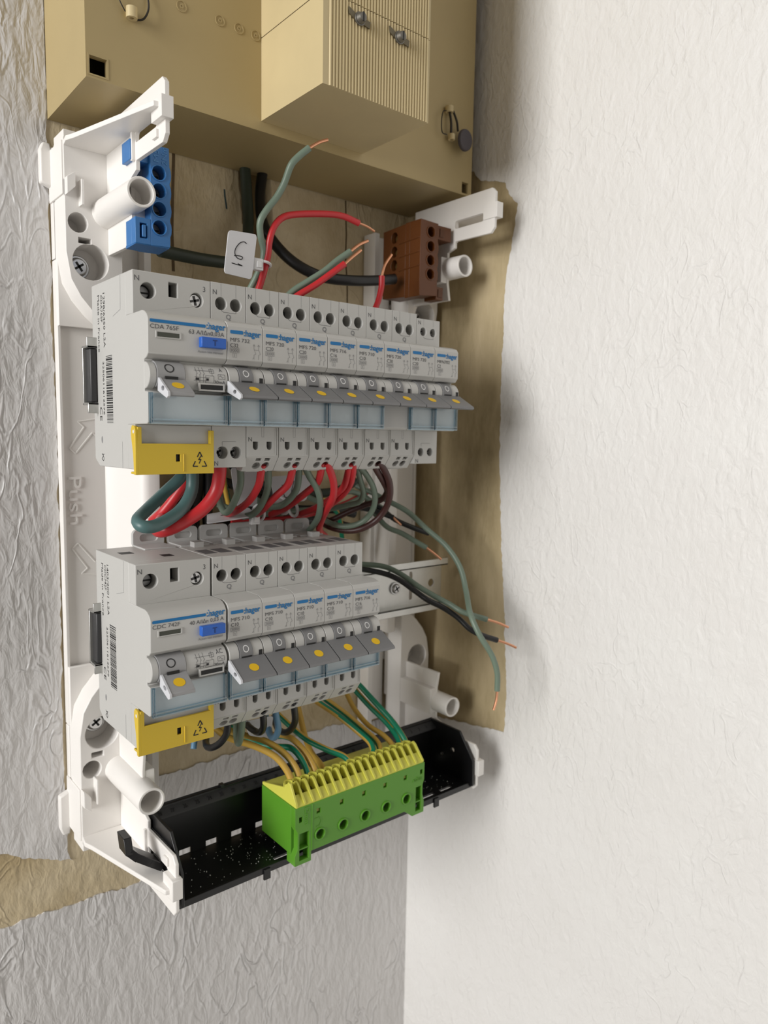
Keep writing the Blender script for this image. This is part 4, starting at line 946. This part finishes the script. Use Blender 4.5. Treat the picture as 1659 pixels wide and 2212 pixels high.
 'E11':(1.8,[(161.9,56.0,-120.6),(164.1,50.0,-125.2),(167.3,40.0,-132.7),(171.0,29.0,-141.1),(171.4,19.0,-147.5),(172.3,12.0,-155.7)],None),
 'L_black1':(1.8,[(46.9,8.0,-102.4),(47.9,10.0,-108.1),(47.9,12.0,-113.5),(46.3,16.0,-118.9),(44.9,22.0,-122.8),(46.0,30.0,-124.7),(51.8,42.0,-125.3),(61.2,56.0,-125.7)],None),
 'L_grey':(1.8,[(55.0,8.0,-102.4),(55.9,10.0,-108.1),(58.3,16.0,-117.6),(61.3,24.0,-125.6),(65.5,34.0,-126.1),(71.7,46.0,-123.7)],None),
 'L_black2':(1.8,[(65.0,6.0,-103.0),(67.0,8.0,-109.0),(69.0,12.0,-115.5),(69.7,18.0,-119.7),(70.4,28.0,-120.6),(74.1,42.0,-121.7)],None),
 'L_blue':(1.8,[(73.2,8.0,-102.3),(75.6,10.0,-109.2),(79.4,14.0,-119.0),(81.1,20.0,-125.9),(83.0,28.0,-128.0),(88.0,40.0,-125.8),(93.5,52.0,-124.0)],None),
 'L_black3':(1.8,[(83.5,6.0,-102.3),(85.7,8.0,-108.4),(88.6,12.0,-116.3),(89.8,18.0,-123.2),(90.6,26.0,-127.7),(92.5,36.0,-129.1),(97.9,50.0,-128.7)],None),
 'L_bluetip':(1.6,[(45.1,40.0,-117.8),(43.3,38.0,-123.0),(41.6,36.0,-127.6)],None),
}

G_T, G_M, G_E, G_L = 'loose wires above the upper row', 'wire loops between the two rows', 'green and yellow earth wires', 'short wire loops under the lower row'
WD = {
 'T_green_up': (WGRN, 'grey-green wire rising highest, bare copper tip before the beige board', G_T),
 'T_red_up': (WRED, 'red wire bent over to the right beside the white handwritten tag', G_T),
 'T_green_mid': (WGRN, 'grey-green wire slanting right just above a parallel red wire', G_T),
 'T_red_mid': (WRED, 'red wire slanting right just below a parallel grey-green wire', G_T),
 'T_red_short': (WRED, 'short red wire standing up in front of the brown terminal block', G_T),
 'T_black': (WBLK, 'thick black cable curving along the wall into the brown terminal block', G_T),
 'T_dkgreen': (WDKG, 'thick dark green cable running behind the tag to the blue terminal block', G_T),
 'M_teal': (WTEAL, 'thick teal wire looping out at the left under the yellow shield', G_M),
 'M_redback': (WRED, 'red wire half hidden behind the thick teal loop', G_M),
 'M_redthick': (WRED, 'thick red wire sweeping down left from the C32 breaker', G_M),
 'M_green1': (WGRN, 'grey-green wire in a U beside the thick red wire, under the C32 breaker', G_M),
 'M_red2': (WRED, 'red wire curving left from the second breaker of the upper row', G_M),
 'M_green2': (WGRN, 'grey-green wire just right of the second breaker\'s red wire', G_M),
 'M_red3': (WRED, 'red wire curving left from the third breaker of the upper row', G_M),
 'M_green3': (WGRN, 'grey-green wire beside the third breaker\'s red wire', G_M),
 'M_green4': (WGRN, 'grey-green wire bowing right, then down onto the lower row\'s rail clip', G_M),
 'M_red4': (WRED, 'red wire leaving the fourth upper breaker towards the left', G_M),
 'M_red5': (WRED, 'red wire bowing right and down in front of all the others', G_M),
 'M_red6': (WRED, 'left one of two red wires under the upper C10 breaker', G_M),
 'M_red7': (WRED, 'thinner right one of two red wires under the upper C10 breaker', G_M),
 'M_green5': (WGRN, 'thin grey-green wire bending back beneath the upper C10 breaker', G_M),
 'M_green6': (WGRN, 'grey-green wire making the wide loop inside the brown loops', G_M),
 'M_brown1': (WBRN, 'inner one of two dark brown wires, turning back left at mid height', G_M),
 'M_brown2': (WBRN, 'outer one of two dark brown wires, forming the widest loop', G_M),
 'M_black1': (WBLK, 'short black wire with a frayed copper end behind the brown loops', G_M),
 'M_black2': (WBLK, 'black wire pointing right, cut flush with its copper core', G_M),
 'M_green7': (WGRN, 'dark grey-green wire with bare copper tip ending above the bare rail', G_M),
 'M_greenlong': (WGRN, 'long grey-green wire arching right and hanging down beside the wall edge', G_M),
 'R_green': (WGRN, 'grey-green wire crossing the bare rail above the parallel black wire', G_M),
 'R_black': (WBLK, 'black wire crossing the bare rail, copper tip over the white wall', G_M),
 'B_green': (WGRN, 'grey-green wire lying crosswise at the back of the bundle', G_M),
 'B_red': (WRED, 'red wire lying crosswise at the back of the bundle', G_M),
 'B_darkA': (WBLK, 'black bundle cable added to darken the gap left of the thick red wire, middle of three', G_M),
 'B_darkB': (WBLK, 'black bundle cable added to darken the gap, nearest the thick red wire', G_M),
 'B_darkC': (WBLK, 'black bundle cable added to darken the gap, nearest the left pillar', G_M),
 'B_yg': ('YG', 'yellow-green wire glimpsed deep behind the thick red wire', G_M),
 'B_yg2': ('YG', 'yellow-green wire glimpsed deep behind the brown loops', G_M),
 'B_green2': (WGRN, 'grey-green wire passing behind the brown loops towards the right', G_M),
 'B_dark3': (WBLK, 'black cable running down behind the tagged wires, right one', G_M),
 'B_dark4': (WBLK, 'black cable running down behind the tagged wires, left one', G_M),
 'B_dark5': (WBLK, 'added black cable crossing low behind the wire bundle, deepening its shade', G_M),
 'B_dark6': (WDKG, 'added dark green cable crossing high behind the wire bundle, deepening its shade', G_M),
 'B_dark7': (WBLK, 'added black cable slanting behind the two tagged red wires, deepening the shade', G_M),
 'E1': ('YG', 'earth wire mostly orange-yellow, in the leftmost slot of the earth bar', G_E),
 'E2': ('YG', 'earth wire in the second slot of the earth bar from the left', G_E),
 'E3': ('YG', 'earth wire turned mostly green, third slot of the earth bar', G_E),
 'E4': ('YG', 'earth wire arching into the fourth slot of the earth bar', G_E),
 'E5': ('YG', 'earth wire dropping steeply, yellow side showing, into the fifth slot', G_E),
 'E6': ('YG', 'earth wire running alone to the middle of the earth bar', G_E),
 'E7': ('YG', 'right one of two parallel earth wires right of the bar\'s middle', G_E),
 'E8': ('YG', 'left one of two parallel earth wires right of the bar\'s middle', G_E),
 'E9': ('YG', 'thin S-bent earth wire, third from the right on the earth bar', G_E),
 'E10': ('YG', 'earth wire second from the right on the earth bar', G_E),
 'E11': ('YG', 'earth wire in the rightmost used slot of the earth bar', G_E),
 'L_black1': (WBLK, 'black wire loop right beside the lower yellow shield', G_L),
 'L_grey': (WGRN, 'grey-green wire loop under the first lower breaker', G_L),
 'L_black2': (WBLK, 'black wire loop under the second lower breaker, left of the blue loop', G_L),
 'L_blue': (WBLU, 'light blue wire loop under the lower breakers', G_L),
 'L_black3': (WBLK, 'black wire loop under the third lower breaker, right of the blue loop', G_L),
 'L_bluetip': (WBLU, 'light blue wire end peeking out below the lower yellow shield', G_L),
}
TW = {'E1': 0.29, 'E2': 0.42, 'E3': 0.79, 'E4': 0.5, 'E5': 0.29, 'E6': 0.70, 'E7': 0.56, 'E8': 0.06, 'E9': 0.36, 'E10': 0.66, 'E11': 0.84, 'B_yg': 0.2, 'B_yg2': 0.6}
for key, (r, pts, tip) in WIRES.items():
    mt, lab, grp = WD[key]
    base = Vector(pts[0]); P = [Vector(p)-base for p in pts]
    t = thing('electric_wire', lab, 'wire', base, grp)
    w = MB()
    if mt == 'YG': w.tube(P, r, 20, 6, split=random.uniform(-0.1, 0.1), twist=TW[key]); w.build('insulation', [WYEL, WEGR], t)
    else: w.tube(P, r, 12, 6); w.build('insulation', mt, t)
    if tip:
        T = [Vector(p)-base for p in tip]; T[0] = T[0]-(T[1]-T[0]).normalized()*2
        w = MB(); w.tube(T, 0.78 if key != 'T_red_up' else 0.6, 10, 5); w.build('copper_core', COPPER, t)

# ================================================================== CABLE TAGS
def cable_tag(label, quad, thick, strokes, group='white cable tags', knob=None, ring=None):
    q = [Vector(p) for p in quad]; base = q[3].copy(); q = [p-base for p in q]
    t = thing('cable_tag', label, 'cable tag', base, group)
    n = (q[1]-q[0]).cross(q[3]-q[0]).normalized()
    if n.y > 0: n = -n
    def pt(u, v, d=0.0): return (q[0]*(1-u)+q[1]*u)*(1-v)+(q[3]*(1-u)+q[2]*u)*v+n*d
    out = rrect(0, 1, 0, 1, 0.09, 4)
    w = MB(); k = len(out); V = [pt(u, v, 0) for u, v in out]+[pt(u, v, thick) for u, v in out]
    w.add(V, [list(range(k)), list(range(k, 2*k))[::-1]]+[[i, (i+1) % k, k+(i+1) % k, k+i] for i in range(k)]); w.build('plate', TAG, t)
    if strokes:
        w = MB()
        for st in strokes: w.tube([pt(u, v, thick+0.05) for u, v in st], 0.22, 6, 5)
        w.build('handwriting', BLACKP, t)
    if knob:
        w = MB(); c = Vector(knob)-base; w.box(c.x-2.6, c.x+2.6, c.y-1.6, c.y+1.6, c.z-2.9, c.z+2.9); w.box(c.x-1.4, c.x+1.6, c.y-2.1, c.y-1.4, c.z-1.8, c.z+1.4); w.build('tie_head', NYLON, t, bevel=0.5)
    if ring:
        c, r, ax = ring; c = Vector(c)-base; ax = Vector(ax).normalized(); u = ax.orthogonal().normalized(); v = ax.cross(u)
        w = MB(); pts = [c+u*r*math.cos(2*math.pi*i/16)+v*r*math.sin(2*math.pi*i/16) for i in range(17)]
        w.tube(pts, 0.75, 7, 3); w.build('tie_loop', NYLON, t)
    return t
cable_tag('white tag with handwritten 6 and 1 strapped to the wires above the upper row', [(54.6, 20, 133.5), (70.2, 20.4, 134.2), (67.1, 20.4, 112.2), (52.1, 20, 113.1)], 0.6,
          [[(0.66, 0.24), (0.56, 0.21), (0.42, 0.26), (0.3, 0.4), (0.3, 0.52), (0.4, 0.6), (0.55, 0.61), (0.56, 0.55), (0.4, 0.545), (0.28, 0.56)],
           [(0.22, 0.735), (0.4, 0.745), (0.6, 0.75)], [(0.44, 0.72), (0.6, 0.75)]], knob=(71.6, 22, 120.4), ring=((75.8, 25.5, 121.6), 4.6, (0.1, 0.15, 1)))
cable_tag('white tag standing upright behind the second breaker\'s red wire', [(72, 52, 18), (89, 52, 17), (88, 52, -4), (75, 52, -3)], 0.6, None)
cable_tag('white tag with a pen mark behind the third breaker\'s red wire', [(98, 54, 12.5), (127, 54, 13), (121, 52, -2), (100, 52, -5)], 0.6, [[(0.25, 0.3), (0.3, 0.7), (0.4, 0.75)], [(0.55, 0.2), (0.5, 0.6), (0.62, 0.7), (0.68, 0.3)]])
cable_tag('white tag lying almost flat just above the lower row, tie head hanging', [(58, 52, -7.2), (82, 50, -4.6), (79, 36, -7.6), (52, 40, -10.4)], 0.6, [[(0.3, 0.4), (0.45, 0.5), (0.6, 0.45)]], knob=(80.0, 40, -9.4), ring=((86, 46, -7), 4.4, (1, 0.3, 0)))
cable_tag('white tag hanging under the lower row behind the blue wire loop', [(70.1, 34, -119), (88, 34, -120), (86.5, 34, -133), (73, 34, -127.6)], 0.6, None)
for c, ax, lab in (((101, 46, -3.5), (1, 0.2, 0.3), 'white nylon tie ring round the middle of the wire bundle'), ((112, 52, -6), (1, 0, 0.2), 'white nylon tie ring round the bundle, nearer the brown loops')):
    t = thing('cable_tie', lab, 'cable tie', c, 'nylon tie rings on the bundle')
    w = MB(); ax = Vector(ax).normalized(); u = ax.orthogonal().normalized(); v = ax.cross(u)
    w.tube([u*5*math.cos(2*math.pi*i/16)+v*5*math.sin(2*math.pi*i/16) for i in range(17)], 0.9, 7, 3); w.build('strap', NYLON, t)
    w = MB(); c2 = u*5; w.box(c2.x-1.6, c2.x+1.6, c2.y-1.6, c2.y+1.6, c2.z-1.6, c2.z+1.6); w.build('tie_head', NYLON, t, bevel=0.4)
